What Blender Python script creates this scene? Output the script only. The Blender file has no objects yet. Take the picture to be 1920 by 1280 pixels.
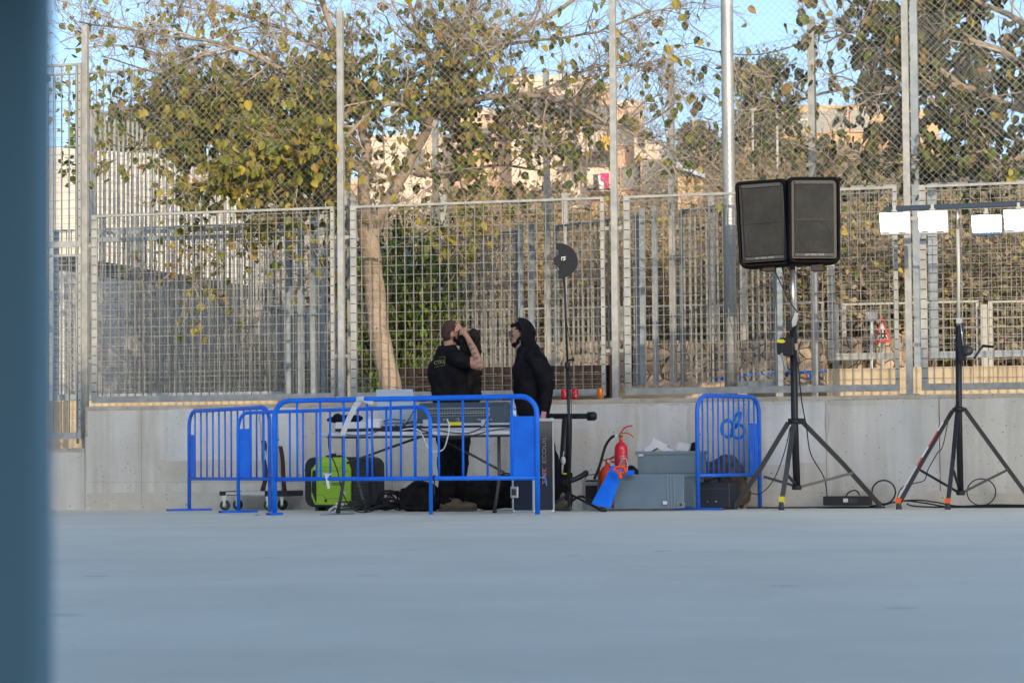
import bpy, bmesh, math, random
from mathutils import Vector, Matrix, noise
R_ = math.radians
random.seed(7)
S = bpy.context.scene
V = Vector
# ------------------------------------------------------------------ camera
H = 0.46; FOC = 5000.0
PITCH = math.atan(231 / FOC); ROLL = 0.0076
_r = V((1, 0, 0)); _f = V((0, math.cos(PITCH), math.sin(PITCH))); _u = V((0, -math.sin(PITCH), math.cos(PITCH)))
CR = _r * math.cos(ROLL) - _u * math.sin(ROLL); CU = _r * math.sin(ROLL) + _u * math.cos(ROLL)
CAM = V((0, 0, H))
cam = bpy.data.cameras.new('camera'); co = bpy.data.objects.new('camera', cam); S.collection.objects.link(co); S.camera = co
m = Matrix((CR, CU, -_f)).transposed().to_4x4(); m.translation = CAM; co.matrix_world = m
cam.sensor_width = 36; cam.lens = 36 * FOC / 1920; cam.clip_start = 0.05; cam.clip_end = 2000
cam.dof.use_dof = True; cam.dof.focus_distance = 26.5; cam.dof.aperture_fstop = 6.3
# ------------------------------------------------------------------ light
SUN_EL = 15.0; SUN_AZ = 15.0          # azimuth to the right of straight behind the camera
w = bpy.data.worlds.new('World'); S.world = w; w.use_nodes = True
nt = w.node_tree; bg = nt.nodes['Background']; sky = nt.nodes.new('ShaderNodeTexSky'); sky.sky_type = 'NISHITA'
sky.sun_disc = False; sky.sun_elevation = R_(SUN_EL); sky.sun_rotation = R_(180 - SUN_AZ); sky.air_density = 0.78; sky.dust_density = 2.0; sky.ozone_density = 2.3
nt.links.new(sky.outputs[0], bg.inputs[0]); bg.inputs[1].default_value = 0.15
sd = V((math.sin(R_(SUN_AZ)) * math.cos(R_(SUN_EL)), -math.cos(R_(SUN_AZ)) * math.cos(R_(SUN_EL)), math.sin(R_(SUN_EL))))
L = bpy.data.lights.new('sun', 'SUN'); L.energy = 2.15; L.angle = R_(0.53); L.color = (1.0, 0.83, 0.62)
lo = bpy.data.objects.new('sun', L); S.collection.objects.link(lo); lo.rotation_euler = sd.to_track_quat('Z', 'Y').to_euler()
S.view_settings.view_transform = 'Standard'; S.view_settings.look = 'None'; S.view_settings.exposure = 0.9; S.view_settings.gamma = 1

# ------------------------------------------------------------------ coordinates
def ray(px, py): return (_f * FOC + CR * (px - 960) + CU * (640 - py)).normalized()
TH = math.atan(0.29); EU = V((math.cos(TH), -math.sin(TH), 0)); EV = V((math.sin(TH), math.cos(TH), 0)); O0 = V((0, 28, 0))
RW = Matrix.Rotation(-TH, 3, 'Z')
def W(u, v, z): return O0 + EU * u + EV * v + V((0, 0, z))
def on(px, py, v=0.0):
    d = ray(px, py); t = ((O0 + EV * v) - CAM).dot(EV) / d.dot(EV); return CAM + d * t
def uz(px, py, v): 
    p = on(px, py, v); return (p - O0).dot(EU), p.z
def atY(px, py, Y):
    d = ray(px, py); return CAM + d * ((Y - CAM.y) / d.y)
def gz(px, py, z=0.0):
    d = ray(px, py); return CAM + d * ((z - CAM.z) / d.z)

# ------------------------------------------------------------------ objects
WM = {}
def link(o): S.collection.objects.link(o); return o
def tag(o, label=None, cat=None, group=None, kind=None):
    if label: o['label'] = label
    if cat: o['category'] = cat
    if group: o['group'] = group
    if kind: o['kind'] = kind
    return o
def thing(name, label, cat, loc, rz=0.0, group=None):
    o = bpy.data.objects.new(name, None); link(o); o.empty_display_size = 0.1
    o.location = loc; o.rotation_euler = (0, 0, rz); WM[o.name] = Matrix.Translation(loc) @ Matrix.Rotation(rz, 4, 'Z')
    return tag(o, label, cat, group)
def copy_tree(o, parent=None):
    c = o.copy(); link(c)
    if parent: c.parent = parent
    WM[c.name] = WM.get(o.name, Matrix())
    for ch in list(o.children): copy_tree(ch, c)
    return c
class MB:
    def __init__(s): s.v = []; s.f = []; s.mi = []; s.sm = []
    def add(s, vs, fs, mi=0, sm=False):
        n = len(s.v); s.v += [V(p) for p in vs]
        for f in fs: s.f.append([i + n for i in f]); s.mi.append(mi); s.sm.append(sm)
        return s
    def box(s, c, d, R=None, mi=0):
        hx, hy, hz = d[0] / 2, d[1] / 2, d[2] / 2; R = R or Matrix.Identity(3)
        vs = [V(c) + R @ V((x, y, z)) for x in (-hx, hx) for y in (-hy, hy) for z in (-hz, hz)]
        return s.add(vs, [(0, 1, 3, 2), (4, 6, 7, 5), (0, 4, 5, 1), (2, 3, 7, 6), (0, 2, 6, 4), (1, 5, 7, 3)], mi)
    def wb(s, u0, u1, v0, v1, z0, z1, mi=0):
        return s.box(W((u0 + u1) / 2, (v0 + v1) / 2, (z0 + z1) / 2), (abs(u1 - u0), abs(v1 - v0), abs(z1 - z0)), RW, mi)
    def pb(s, x0, x1, y0, y1, v0, v1, mi=0):      # pixel box on the plane v0, back to v1
        a = uz(x0, (y0 + y1) / 2, v0)[0]; b = uz(x1, (y0 + y1) / 2, v0)[0]; xm = (x0 + x1) / 2
        return s.wb(a, b, v0, v1, uz(xm, y1, v0)[1], uz(xm, y0, v0)[1], mi)
    def beam(s, a, b, w, d, up=V((0, 0, 1)), mi=0):
        a, b = V(a), V(b); z = (b - a).normalized(); x = up.cross(z)
        if x.length < 1e-4: x = V((1, 0, 0)).cross(z)
        x.normalize(); y = z.cross(x); R = Matrix((x, y, z)).transposed()
        return s.box((a + b) / 2, (w, d, (b - a).length), R, mi)
    def tube(s, pts, r, n=8, mi=0, cap=True, sm=True):
        pts = [V(p) for p in pts]; rs = r if isinstance(r, (list, tuple)) else [r] * len(pts)
        t = (pts[1] - pts[0]).normalized(); x = t.orthogonal().normalized(); vs = []
        for i, p in enumerate(pts):
            if 0 < i < len(pts) - 1: t2 = ((pts[i + 1] - p).normalized() + (p - pts[i - 1]).normalized())
            elif i: t2 = p - pts[i - 1]
            else: t2 = pts[1] - p
            t2 = t2.normalized() if t2.length > 1e-9 else t
            x = (x - t2 * x.dot(t2)); x = x.normalized() if x.length > 1e-6 else t2.orthogonal().normalized(); y = t2.cross(x); t = t2
            vs += [p + (x * math.cos(k * 2 * math.pi / n) + y * math.sin(k * 2 * math.pi / n)) * rs[i] for k in range(n)]
        fs = [(i * n + k, i * n + (k + 1) % n, (i + 1) * n + (k + 1) % n, (i + 1) * n + k) for i in range(len(pts) - 1) for k in range(n)]
        s.add(vs, fs, mi, sm)
        if cap:
            m0 = len(s.v) - len(vs); s.f += [[m0 + k for k in range(n)][::-1], [m0 + len(vs) - n + k for k in range(n)]]; s.mi += [mi, mi]; s.sm += [False, False]
        return s
    def lathe(s, c, prof, n=20, mi=0, R=None, sm=True):
        R = R or Matrix.Identity(3); c = V(c); vs = []
        for r, z in prof: vs += [c + R @ V((r * math.cos(k * 2 * math.pi / n), r * math.sin(k * 2 * math.pi / n), z)) for k in range(n)]
        fs = [(i * n + k, i * n + (k + 1) % n, (i + 1) * n + (k + 1) % n, (i + 1) * n + k) for i in range(len(prof) - 1) for k in range(n)]
        m0 = len(s.v); s.add(vs, fs, mi, sm); s.f += [[m0 + k for k in range(n)][::-1], [m0 + len(vs) - n + k for k in range(n)]]; s.mi += [mi, mi]; s.sm += [False, False]
        return s
    def ext(s, poly, d, mi=0):                    # polygon (world points) extruded by vector d
        n = len(poly); poly = [V(p) for p in poly]; d = V(d)
        return s.add(poly + [p + d for p in poly], [list(range(n))[::-1], list(range(n, 2 * n))] + [(i, (i + 1) % n, n + (i + 1) % n, n + i) for i in range(n)], mi)
    def ell(s, c, r, R=None, nu=14, nv=9, mi=0):
        R = R or Matrix.Identity(3); vs = []; c = V(c)
        for j in range(nv + 1):
            a = math.pi * j / nv
            for k in range(nu):
                b = 2 * math.pi * k / nu; vs.append(c + R @ V((r[0] * math.sin(a) * math.cos(b), r[1] * math.sin(a) * math.sin(b), r[2] * math.cos(a))))
        return s.add(vs, [(j * nu + k, (j + 1) * nu + k, (j + 1) * nu + (k + 1) % nu, j * nu + (k + 1) % nu) for j in range(nv) for k in range(nu)], mi, True)
    def build(s, name, mat, parent=None, loc=None, bevel=0, kind=None):
        M = WM[parent.name] if parent else Matrix.Translation(loc if loc is not None else (0, 0, 0))
        inv = M.inverted(); me = bpy.data.meshes.new(name)
        me.from_pydata([inv @ p for p in s.v], [], s.f)
        for k in (mat if isinstance(mat, (list, tuple)) else [mat]): me.materials.append(k)
        me.polygons.foreach_set('material_index', s.mi); me.polygons.foreach_set('use_smooth', s.sm); me.update()
        o = bpy.data.objects.new(name, me); link(o)
        if parent: o.parent = parent
        else: o.location = M.translation
        WM[o.name] = M
        if bevel:
            b = o.modifiers.new('b', 'BEVEL'); b.width = bevel; b.segments = 2; b.limit_method = 'ANGLE'; b.angle_limit = R_(50)
        if kind: o['kind'] = kind
        return o
def bake(o):                                       # evaluated mesh of one object, in a scratch scene of its own
    sc = bpy.data.scenes.new('scratch'); sc.collection.objects.link(o); 
    with bpy.context.temp_override(scene=sc, view_layer=sc.view_layers[0]):
        dg = bpy.context.evaluated_depsgraph_get(); dg.update(); me = bpy.data.meshes.new_from_object(o.evaluated_get(dg))
    sc.collection.objects.unlink(o); bpy.data.scenes.remove(sc); return me
def text(name, body, parent, mat, p, right, up, size, thick=0.0015, bold=0):
    cu = bpy.data.curves.new(name, 'FONT'); cu.body = body; cu.size = size; cu.extrude = thick; cu.align_x = 'CENTER'; cu.align_y = 'CENTER'; cu.offset = bold
    t = bpy.data.objects.new(name, cu); me = bake(t); bpy.data.objects.remove(t)
    right = V(right).normalized(); up = V(up).normalized(); n = right.cross(up).normalized()
    M = Matrix((right, up, n)).transposed().to_4x4(); M.translation = V(p)
    me.transform(WM[parent.name].inverted() @ M); me.materials.append(mat)
    o = bpy.data.objects.new(name, me); link(o); o.parent = parent; WM[o.name] = WM[parent.name]; return o

# ------------------------------------------------------------------ materials
def mat(name, col, rough=0.6, metal=0.0, col2=None, scale=4.0, lo=0.4, hi=0.62, bump=0.0, bscale=60.0, stretch=None, spots=None, trans=0, emit=None, detail=5, coat=0, streak=None):
    k = bpy.data.materials.new(name); k.use_nodes = True; n = k.node_tree; b = n.nodes['Principled BSDF']; Lk = n.links
    b.inputs['Roughness'].default_value = rough; b.inputs['Metallic'].default_value = metal; b.inputs['Base Color'].default_value = (*col, 1)
    if coat: b.inputs['Coat Weight'].default_value = coat
    geo = n.nodes.new('ShaderNodeNewGeometry'); mp = n.nodes.new('ShaderNodeMapping'); Lk.new(geo.outputs['Position'], mp.inputs[0])
    if stretch: mp.inputs['Scale'].default_value = stretch
    last = None
    if col2:
        t = n.nodes.new('ShaderNodeTexNoise'); t.inputs['Scale'].default_value = scale; t.inputs['Detail'].default_value = detail; t.inputs['Roughness'].default_value = 0.6; Lk.new(mp.outputs[0], t.inputs['Vector'])
        r = n.nodes.new('ShaderNodeValToRGB'); r.color_ramp.elements[0].position = lo; r.color_ramp.elements[1].position = hi
        r.color_ramp.elements[0].color = (*col, 1); r.color_ramp.elements[1].color = (*col2, 1); Lk.new(t.outputs[0], r.inputs[0]); last = r.outputs[0]
    if streak and last:                           # water streaks and dirt with a shape of their own
        m2 = n.nodes.new('ShaderNodeMapping'); m2.inputs['Scale'].default_value = streak[0]; Lk.new(geo.outputs['Position'], m2.inputs[0])
        t = n.nodes.new('ShaderNodeTexNoise'); t.inputs['Scale'].default_value = 1.0; t.inputs['Detail'].default_value = 6; t.inputs['Roughness'].default_value = .65; Lk.new(m2.outputs[0], t.inputs['Vector'])
        r = n.nodes.new('ShaderNodeValToRGB'); r.color_ramp.elements[0].position = .36; r.color_ramp.elements[1].position = .56; q = streak[1]
        r.color_ramp.elements[0].color = (q, q * .985, q * .95, 1); r.color_ramp.elements[1].color = (1, 1, 1, 1); Lk.new(t.outputs[0], r.inputs[0])
        x = n.nodes.new('ShaderNodeMix'); x.data_type = 'RGBA'; x.blend_type = 'MULTIPLY'; x.inputs[0].default_value = 1; Lk.new(last, x.inputs[6]); Lk.new(r.outputs[0], x.inputs[7]); last = x.outputs[2]
    if spots:                                     # (colour, scale, size)
        for sc, ss, th in spots:
            t = n.nodes.new('ShaderNodeTexVoronoi'); t.inputs['Scale'].default_value = ss; t.inputs['Randomness'].default_value = 1
            nz = n.nodes.new('ShaderNodeTexNoise'); nz.inputs['Scale'].default_value = ss * 0.35; Lk.new(geo.outputs['Position'], nz.inputs['Vector'])
            Lk.new(geo.outputs['Position'], t.inputs['Vector'])
            a = n.nodes.new('ShaderNodeMath'); a.operation = 'MULTIPLY_ADD'; Lk.new(nz.outputs[0], a.inputs[0]); a.inputs[1].default_value = -th * 2.4; a.inputs[2].default_value = th * 2.35
            c = n.nodes.new('ShaderNodeMath'); c.operation = 'LESS_THAN'; Lk.new(t.outputs['Distance'], c.inputs[0]); Lk.new(a.outputs[0], c.inputs[1])
            x = n.nodes.new('ShaderNodeMix'); x.data_type = 'RGBA'; Lk.new(c.outputs[0], x.inputs[0])
            if last: Lk.new(last, x.inputs[6])
            else: x.inputs[6].default_value = (*col, 1)
            x.inputs[7].default_value = (*sc, 1); last = x.outputs[2]
    if last: Lk.new(last, b.inputs['Base Color'])
    if bump:
        t = n.nodes.new('ShaderNodeTexNoise'); t.inputs['Scale'].default_value = bscale; t.inputs['Detail'].default_value = 4; Lk.new(geo.outputs['Position'], t.inputs['Vector'])
        bp = n.nodes.new('ShaderNodeBump'); bp.inputs['Strength'].default_value = bump; bp.inputs['Distance'].default_value = 0.02; Lk.new(t.outputs[0], bp.inputs['Height']); Lk.new(bp.outputs[0], b.inputs['Normal'])
    if trans:
        tr = n.nodes.new('ShaderNodeBsdfTranslucent'); mx = n.nodes.new('ShaderNodeMixShader'); mx.inputs[0].default_value = trans
        if last: Lk.new(last, tr.inputs[0])
        else: tr.inputs[0].default_value = (*col, 1)
        Lk.new(b.outputs[0], mx.inputs[1]); Lk.new(tr.outputs[0], mx.inputs[2]); Lk.new(mx.outputs[0], n.nodes['Material Output'].inputs[0])
    if emit: b.inputs['Emission Color'].default_value = (*emit[0], 1); b.inputs['Emission Strength'].default_value = emit[1]
    return k
M = {}
M['floor'] = mat('court_concrete', (.76, .715, .555), .7, col2=(.82, .775, .605), scale=.35, lo=.35, hi=.7, bump=.05, bscale=25, stretch=(1, 2.5, 1), streak=((.8, .35, 1), .93), spots=[((.50, .48, .38), 5, .045), ((.76, .72, .58), 3, .02), ((.56, .54, .43), 1.1, .05)])
M['conc'] = mat('wall_concrete', (.54, .515, .455), .85, col2=(.64, .615, .55), scale=1.1, lo=.35, hi=.65, bump=.25, bscale=30, streak=((5, 5, .35), .82), spots=[((.30, .29, .26), 14, .085), ((.36, .35, .31), 33, .08), ((.26, .23, .18), 3.1, .035)])
M['conc_l'] = mat('wall_concrete_clean', (.60, .605, .58), .85, col2=(.68, .68, .655), scale=2, bump=.2, bscale=30, streak=((5, 5, .35), .88), spots=[((.36, .35, .33), 14, .08), ((.42, .41, .38), 33, .07)])
M['conc_d'] = mat('wall_concrete_damp', (.50, .465, .39), .9, col2=(.58, .55, .475), scale=3, bump=.2, bscale=30, spots=[((.2, .18, .15), 16, .09)])
M['coping'] = mat('wall_coping', (.40, .35, .27), .9, col2=(.50, .45, .37), scale=6, bump=.3, bscale=40, spots=[((.2, .18, .14), 20, .1)])
M['joint'] = mat('joint_dark', (.12, .115, .10), .95)
M['beige'] = mat('beige_render', (.50, .40, .26), .9, col2=(.58, .48, .33), scale=3, bump=.25, bscale=35, spots=[((.25, .18, .11), 6, .05), ((.3, .22, .14), 22, .07)])
M['galv'] = mat('galvanised', (.29, .30, .285), .6, .05, col2=(.39, .395, .37), scale=9, bump=.05)
M['galv_d'] = mat('galvanised_dull', (.235, .235, .215), .6, .05, col2=(.31, .31, .28), scale=7)
M['galv_b'] = mat('galvanised_blue_grey', (.26, .31, .34), .55, .1, col2=(.34, .38, .40), scale=7)
M['galv_w'] = mat('galvanised_pale', (.42, .42, .38), .6, .15)
M['wire'] = mat('wire', (.30, .32, .31), .5, .4)
M['notch'] = mat('notch', (.05, .055, .06), .8)
M['pole'] = mat('pole_galvanised', (.34, .36, .36), .42, .45, col2=(.50, .49, .45), scale=5, lo=.45, hi=.6, bump=.05, stretch=(1, 1, .25))
M['blue'] = mat('blue_paint', (.0, .15, .80), .5, 0, col2=(.0, .19, .90), scale=5, spots=[((.10, .24, .55), 16, .06), ((.10, .06, .05), 9, .035)])
M['blue_w'] = mat('blue_paint_scuffed', (.012, .15, .74), .45, 0, col2=(.10, .20, .58), scale=14, lo=.56, hi=.72)
M['black'] = mat('black_plastic', (.012, .012, .014), .55)
M['blackm'] = mat('black_metal', (.02, .021, .024), .42, .3)
M['greym'] = mat('dark_grey_metal', (.075, .075, .072), .45, .5)
M['cloth_k'] = mat('black_cloth', (.008, .008, .010), .95, col2=(.016, .015, .018), scale=8, bump=.5, bscale=18)
M['cloth_n'] = mat('navy_black_cloth', (.007, .009, .014), .95, bump=.4, bscale=20)
M['bagk'] = mat('black_bag', (.010, .010, .012), .8, col2=(.02, .02, .022), scale=12, bump=.5, bscale=16)
M['grille'] = mat('speaker_grille', (.018, .019, .018), .9, col2=(.028, .029, .027), scale=5, bump=.3, bscale=150)
M['cover'] = mat('speaker_cover', (.006, .006, .006), .85, bump=.4, bscale=12)
M['strip'] = mat('grey_strip', (.045, .047, .05), .7)
M['silver'] = mat('silver', (.62, .62, .60), .28, .9)
M['alu'] = mat('aluminium', (.50, .52, .52), .4, .7)
M['white'] = mat('white_plastic', (.70, .70, .70), .5)
M['offw'] = mat('off_white', (.56, .59, .60), .55, col2=(.62, .64, .64), scale=9)
M['lapt'] = mat('laptop_silver', (.50, .60, .68), .4, .15)
M['lime'] = mat('lime_paint', (.33, .56, .012), .4, coat=.2)
M['red'] = mat('red_paint', (.62, .010, .022), .32, coat=.4)
M['orange'] = mat('orange_red_paint', (.62, .06, .015), .4)
M['orb'] = mat('orange_ribbon', (.95, .12, .01), .6)
M['can_r'] = mat('can_red', (.62, .015, .02), .3, .3)
M['can_o'] = mat('can_orange', (.72, .20, .015), .3, .3)
M['yel'] = mat('yellow_label', (.75, .65, .03), .5)
M['brass'] = mat('brass', (.35, .24, .08), .4, .7)
M['grate'] = mat('grey_crate', (.155, .215, .245), .55, col2=(.18, .24, .27), scale=5)
M['grate_d'] = mat('grey_crate_dark', (.10, .14, .165), .6)
M['ltblue'] = mat('light_blue', (.05, .35, .75), .5)
M['spray'] = mat('blue_spray', (.01, .24, .72), .7)
M['brown'] = mat('brown_cloth', (.085, .064, .036), .9, col2=(.14, .105, .06), scale=8, bump=.6, bscale=9)
M['dkblue'] = mat('dark_blue_box', (.012, .02, .035), .6)
M['skin'] = mat('skin', (.42, .22, .14), .5, col2=(.47, .26, .17), scale=20)
M['tattoo'] = mat('tattoo_ink', (.10, .085, .08), .6)
M['skin2'] = mat('skin_pale', (.36, .21, .145), .55)
M['hair'] = mat('hair_brown', (.05, .03, .022), .8, col2=(.09, .055, .04), scale=60, bump=.4, bscale=120)
M['hairk'] = mat('hair_black', (.012, .010, .009), .7, bump=.4, bscale=80)
M['boot'] = mat('boot_tan', (.16, .12, .07), .85, col2=(.10, .085, .06), scale=15, bump=.4)
M['sole'] = mat('boot_sole', (.07, .07, .062), .9)
M['oliv_c'] = mat('dark_olive_cloth', (.028, .026, .022), .9, col2=(.012, .011, .010), scale=6, bump=.6, bscale=14)
M['glass'] = mat('lens_dark', (.03, .03, .035), .1)
M['lit'] = mat('lamp_lit', (1, 1, 1), .5, emit=((.93, .97, 1), 22))
M['lcase'] = mat('lamp_case', (.42, .43, .43), .5)
M['lblue'] = mat('lamp_case_blue', (.06, .10, .15), .5)
M['mixer'] = mat('mixer_grey', (.05, .075, .095), .5)
M['panelg'] = mat('jack_strip', (.30, .33, .34), .5)
M['bark'] = mat('bark', (.25, .19, .13), .9, col2=(.37, .29, .21), scale=7, lo=.4, hi=.6, bump=.6, bscale=22, stretch=(1, 1, .4), spots=[((.16, .11, .08), 5, .09)])
M['twig'] = mat('twig', (.30, .24, .18), .85, col2=(.50, .43, .35), scale=3)
M['twig_d'] = mat('twig_brown', (.20, .15, .11), .9, col2=(.36, .29, .22), scale=3)
M['lf1'] = mat('leaf_green', (.085, .115, .020), .6, col2=(.15, .185, .032), scale=1.5, trans=.3)
M['lf2'] = mat('leaf_olive', (.20, .20, .035), .6, col2=(.29, .27, .05), scale=2.5, trans=.35)
M['lf3'] = mat('leaf_yellow', (.50, .38, .045), .6, col2=(.38, .32, .06), scale=3, trans=.35)
M['lf4'] = mat('leaf_brown', (.24, .15, .05), .7, col2=(.36, .24, .08), scale=3, trans=.3)
M['lfd'] = mat('leaf_dark', (.045, .05, .022), .6, col2=(.09, .085, .035), scale=2, trans=.2)
M['lfb'] = mat('leaf_dull_brown', (.30, .22, .12), .7, col2=(.42, .33, .20), scale=3, trans=.25)
M['lfo'] = mat('leaf_dull_olive', (.13, .125, .07), .7, col2=(.22, .20, .11), scale=2, trans=.2)
M['lfg'] = mat('leaf_bright_green', (.16, .30, .025), .6, col2=(.25, .38, .05), scale=2, trans=.35)
M['lfe'] = mat('leaf_grey_green', (.10, .115, .075), .6, col2=(.15, .155, .10), scale=1, trans=.25)
M['dirt'] = mat('hill_dirt', (.24, .17, .105), .95, col2=(.40, .31, .21), scale=.5, lo=.38, hi=.6, bump=.8, bscale=3, spots=[((.13, .095, .06), 1.2, .16), ((.5, .42, .32), 2.2, .10)])
M['pink'] = mat('pink_render', (.56, .37, .25), .9, col2=(.62, .43, .31), scale=.4)
M['pink2'] = mat('cream_render', (.66, .55, .44), .9, col2=(.60, .48, .37), scale=.5)
M['tan'] = mat('tan_render', (.52, .34, .18), .9)
M['wind'] = mat('window_dark', (.06, .065, .07), .2)
M['whitew'] = mat('pale_wall', (.50, .47, .40), .9, col2=(.56, .53, .46), scale=.4)
M['bluew'] = mat('grey_blue_wall', (.74, .74, .66), .9, col2=(.80, .79, .71), scale=.5)
M['rust'] = mat('rusty_wood', (.018, .011, .009), .9, col2=(.04, .024, .018), scale=5, stretch=(1, 1, 6))
def stone_mat():
    k = bpy.data.materials.new('rubble_stone'); k.use_nodes = True; n = k.node_tree; b = n.nodes['Principled BSDF']; b.inputs['Roughness'].default_value = .95
    g = n.nodes.new('ShaderNodeNewGeometry'); t = n.nodes.new('ShaderNodeTexVoronoi'); t.feature = 'DISTANCE_TO_EDGE'; t.inputs['Scale'].default_value = 6.5; n.links.new(g.outputs['Position'], t.inputs['Vector'])
    t2 = n.nodes.new('ShaderNodeTexVoronoi'); t2.inputs['Scale'].default_value = 6.5; n.links.new(g.outputs['Position'], t2.inputs['Vector'])
    r = n.nodes.new('ShaderNodeValToRGB'); r.color_ramp.elements[0].color = (.30, .21, .13, 1); r.color_ramp.elements[1].color = (.55, .44, .31, 1); n.links.new(t2.outputs['Color'], r.inputs[0])
    s = n.nodes.new('ShaderNodeMath'); s.operation = 'GREATER_THAN'; s.inputs[1].default_value = .05; n.links.new(t.outputs['Distance'], s.inputs[0])
    x = n.nodes.new('ShaderNodeMix'); x.data_type = 'RGBA'; x.inputs[6].default_value = (.09, .07, .05, 1); n.links.new(s.outputs[0], x.inputs[0]); n.links.new(r.outputs[0], x.inputs[7]); n.links.new(x.outputs[2], b.inputs['Base Color'])
    bp = n.nodes.new('ShaderNodeBump'); bp.inputs['Strength'].default_value = .7; bp.inputs['Distance'].default_value = .05; n.links.new(t.outputs['Distance'], bp.inputs['Height']); n.links.new(bp.outputs[0], b.inputs['Normal'])
    return k
M['stone'] = stone_mat()
for k in ('cloth_k', 'cloth_n', 'bagk', 'cover', 'oliv_c', 'hair', 'hairk', 'floor'): M[k].node_tree.nodes['Principled BSDF'].inputs['Specular IOR Level'].default_value = .12 if k != 'floor' else .5

# ================================================================== SETTING
def lerp(a, b, t): return a + (b - a) * t
def sst(a, b, x):
    t = max(0, min(1, (x - a) / (b - a))); return t * t * (3 - 2 * t)
def ter(x, y):
    prof = [(20, .5), (34, .55), (36, 1.15), (42, 1.3), (56, 4.0), (80, 7.6), (105, 9.0), (140, 10), (600, 10)]
    d = y + .29 * x; z = .5
    for (a, za), (b, zb) in zip(prof, prof[1:]):
        if a <= d <= b: z = lerp(za, zb, (d - a) / (b - a))
    rx = x / max(y, 1) * 5000 + 960                  # bearing from the court, as a ridge runs away to the right
    z += sst(1270, 1420, rx) * sst(85, 130, y) * 4.6
    if d > 37: z += (noise.noise(V((x * .12, y * .12, 0))) * 1.1 + noise.noise(V((x * .5, y * .5, 3))) * .3) * min(1, (d - 37) / 10)
    return z
# court floor
f = MB(); f.add([W(-90, -130, 0), W(90, -130, 0), W(90, .3, 0), W(-90, .3, 0)], [(0, 1, 2, 3)])
floor = f.build('court_floor', M['floor'], kind='structure')
for pts in ([(1250, 1085), (1330, 1086), (1440, 1084), (1520, 1088), (1640, 1087), (1760, 1088), (1900, 1091)], [(120, 1138), (200, 1122), (280, 1108), (370, 1092), (440, 1083), (560, 1066)], [(740, 1033), (770, 1031), (800, 1032)]):
    c = MB(); P = [gz(x, y, .003) for x, y in pts]; Q = []
    for a, b in zip(P, P[1:]):
        for k in range(6): Q.append(a.lerp(b, k / 6) + V((random.uniform(-.01, .01), random.uniform(-.02, .02), 0)))
    for a, b in zip(Q, Q[1:]):
        wd = V((0, random.uniform(.002, .006), 0)); c.add([a - wd, b - wd, b + wd, a + wd], [(0, 1, 2, 3)])
    c.build('floor_crack', mat('crack', (.25, .26, .27), .9), floor)
# terrain behind the wall
t = MB(); xs = [-90 + 3 * i for i in range(61)]; ys = []; y = 20.0
xs = [-60 + 1.0 * i for i in range(121)]
while y < 420: ys.append(y); y += max(.8, (y - 20) * .035)
vs = []
for j, yy in enumerate(ys):
    for xx in xs:
        X = xx * max(1, yy / 60); vs.append(V((X, yy, ter(X, yy))))
# keep the sheet behind the court wall
for i, p in enumerate(vs):
    dv = (p - O0).dot(EV)
    if dv < .18: vs[i] = p + EV * (.18 - dv) if dv > -2.5 else V((p.x, p.y, -1.5)) 
    if (vs[i] - O0).dot(EV) < .3: vs[i].z = min(vs[i].z, .5)
nx = len(xs)
fs = [(j * nx + i, j * nx + i + 1, (j + 1) * nx + i + 1, (j + 1) * nx + i) for j in range(len(ys) - 1) for i in range(nx - 1) if not (vs[j * nx + i].z < -1 or vs[(j + 1) * nx + i].z < -1 or vs[j * nx + i + 1].z < -1 or vs[(j + 1) * nx + i + 1].z < -1)]
t.add(vs, fs, 0, True); t.build('hill_ground', M['dirt'], kind='structure')

# court wall -------------------------------------------------------
ZT = uz(1000, 750, 0)[1]
uJ0 = uz(159, 850, 0)[0]; uJ1 = uz(1762, 850, 0)[0]; uJ2 = uz(2400, 850, 0)[0]; uJm = uz(265, 850, 0)[0]
wt = thing('court_wall', 'long low pale concrete retaining wall behind the whole row of equipment', 'wall', W(0, 0, 0), -TH)
c = MB(); c.wb(uJ0 + .006, uJ1 - .004, 0, .22, -.3, ZT - .045); c.wb(uJ1 + .004, 14, 0, .22, -.3, ZT - .045); zL = uz(130, 840, 0)[1]; c.wb(-40, uJ0 - .006, .012, .22, -.3, zL - .04)
c.build('concrete_face', M['conc'], wt)
c = MB(); c.wb(-40, 14, .05, .2, -.3, zL - .1); c.wb(uJ0 + .01, 14, .05, .2, 0, ZT - .1); c.build('joint', M['joint'], wt)
c = MB(); c.wb(uJ0 + .006, 14, -.004, .24, ZT - .045, ZT); c.wb(-40, uJ0 - .006, .004, .24, zL - .04, zL); c.wb(uJ0 + .006, uJ0 + .035, -.003, 0.01, zL + .12, ZT - .046); c.build('coping', M['coping'], wt, bevel=.012)
def patch(x0, x1, y0, y1, m_, v=-.003, jag=.02):
    a = uz(x0, y0, 0); b = uz(x1, y1, 0); p = MB(); pts = []
    cr = [(a[0], a[1]), (b[0], a[1]), (b[0], b[1]), (a[0], b[1])]
    for (p0, p1) in zip(cr, cr[1:] + cr[:1]):
        for k in range(8): pts.append(W(lerp(p0[0], p1[0], k / 8) + random.uniform(-jag, jag), v, lerp(p0[1], p1[1], k / 8) + random.uniform(-jag, jag)))
    p.add(pts, [list(range(len(pts)))]); p.build('paint_patch', m_, wt)
patch(312, 560, 767, 862, M['conc_l']); patch(1195, 1290, 760, 842, M['conc_l']); patch(1010, 1190, 762, 800, M['conc_l']); patch(1405, 1548, 757, 868, M['conc_l']); patch(1553, 1760, 762, 905, mat('wc2', (.58, .57, .525), .85, col2=(.64, .63, .58), scale=1.5, streak=((5, 5, .35), .85), spots=[((.30, .29, .26), 14, .085), ((.38, .37, .33), 33, .08)]))
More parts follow.
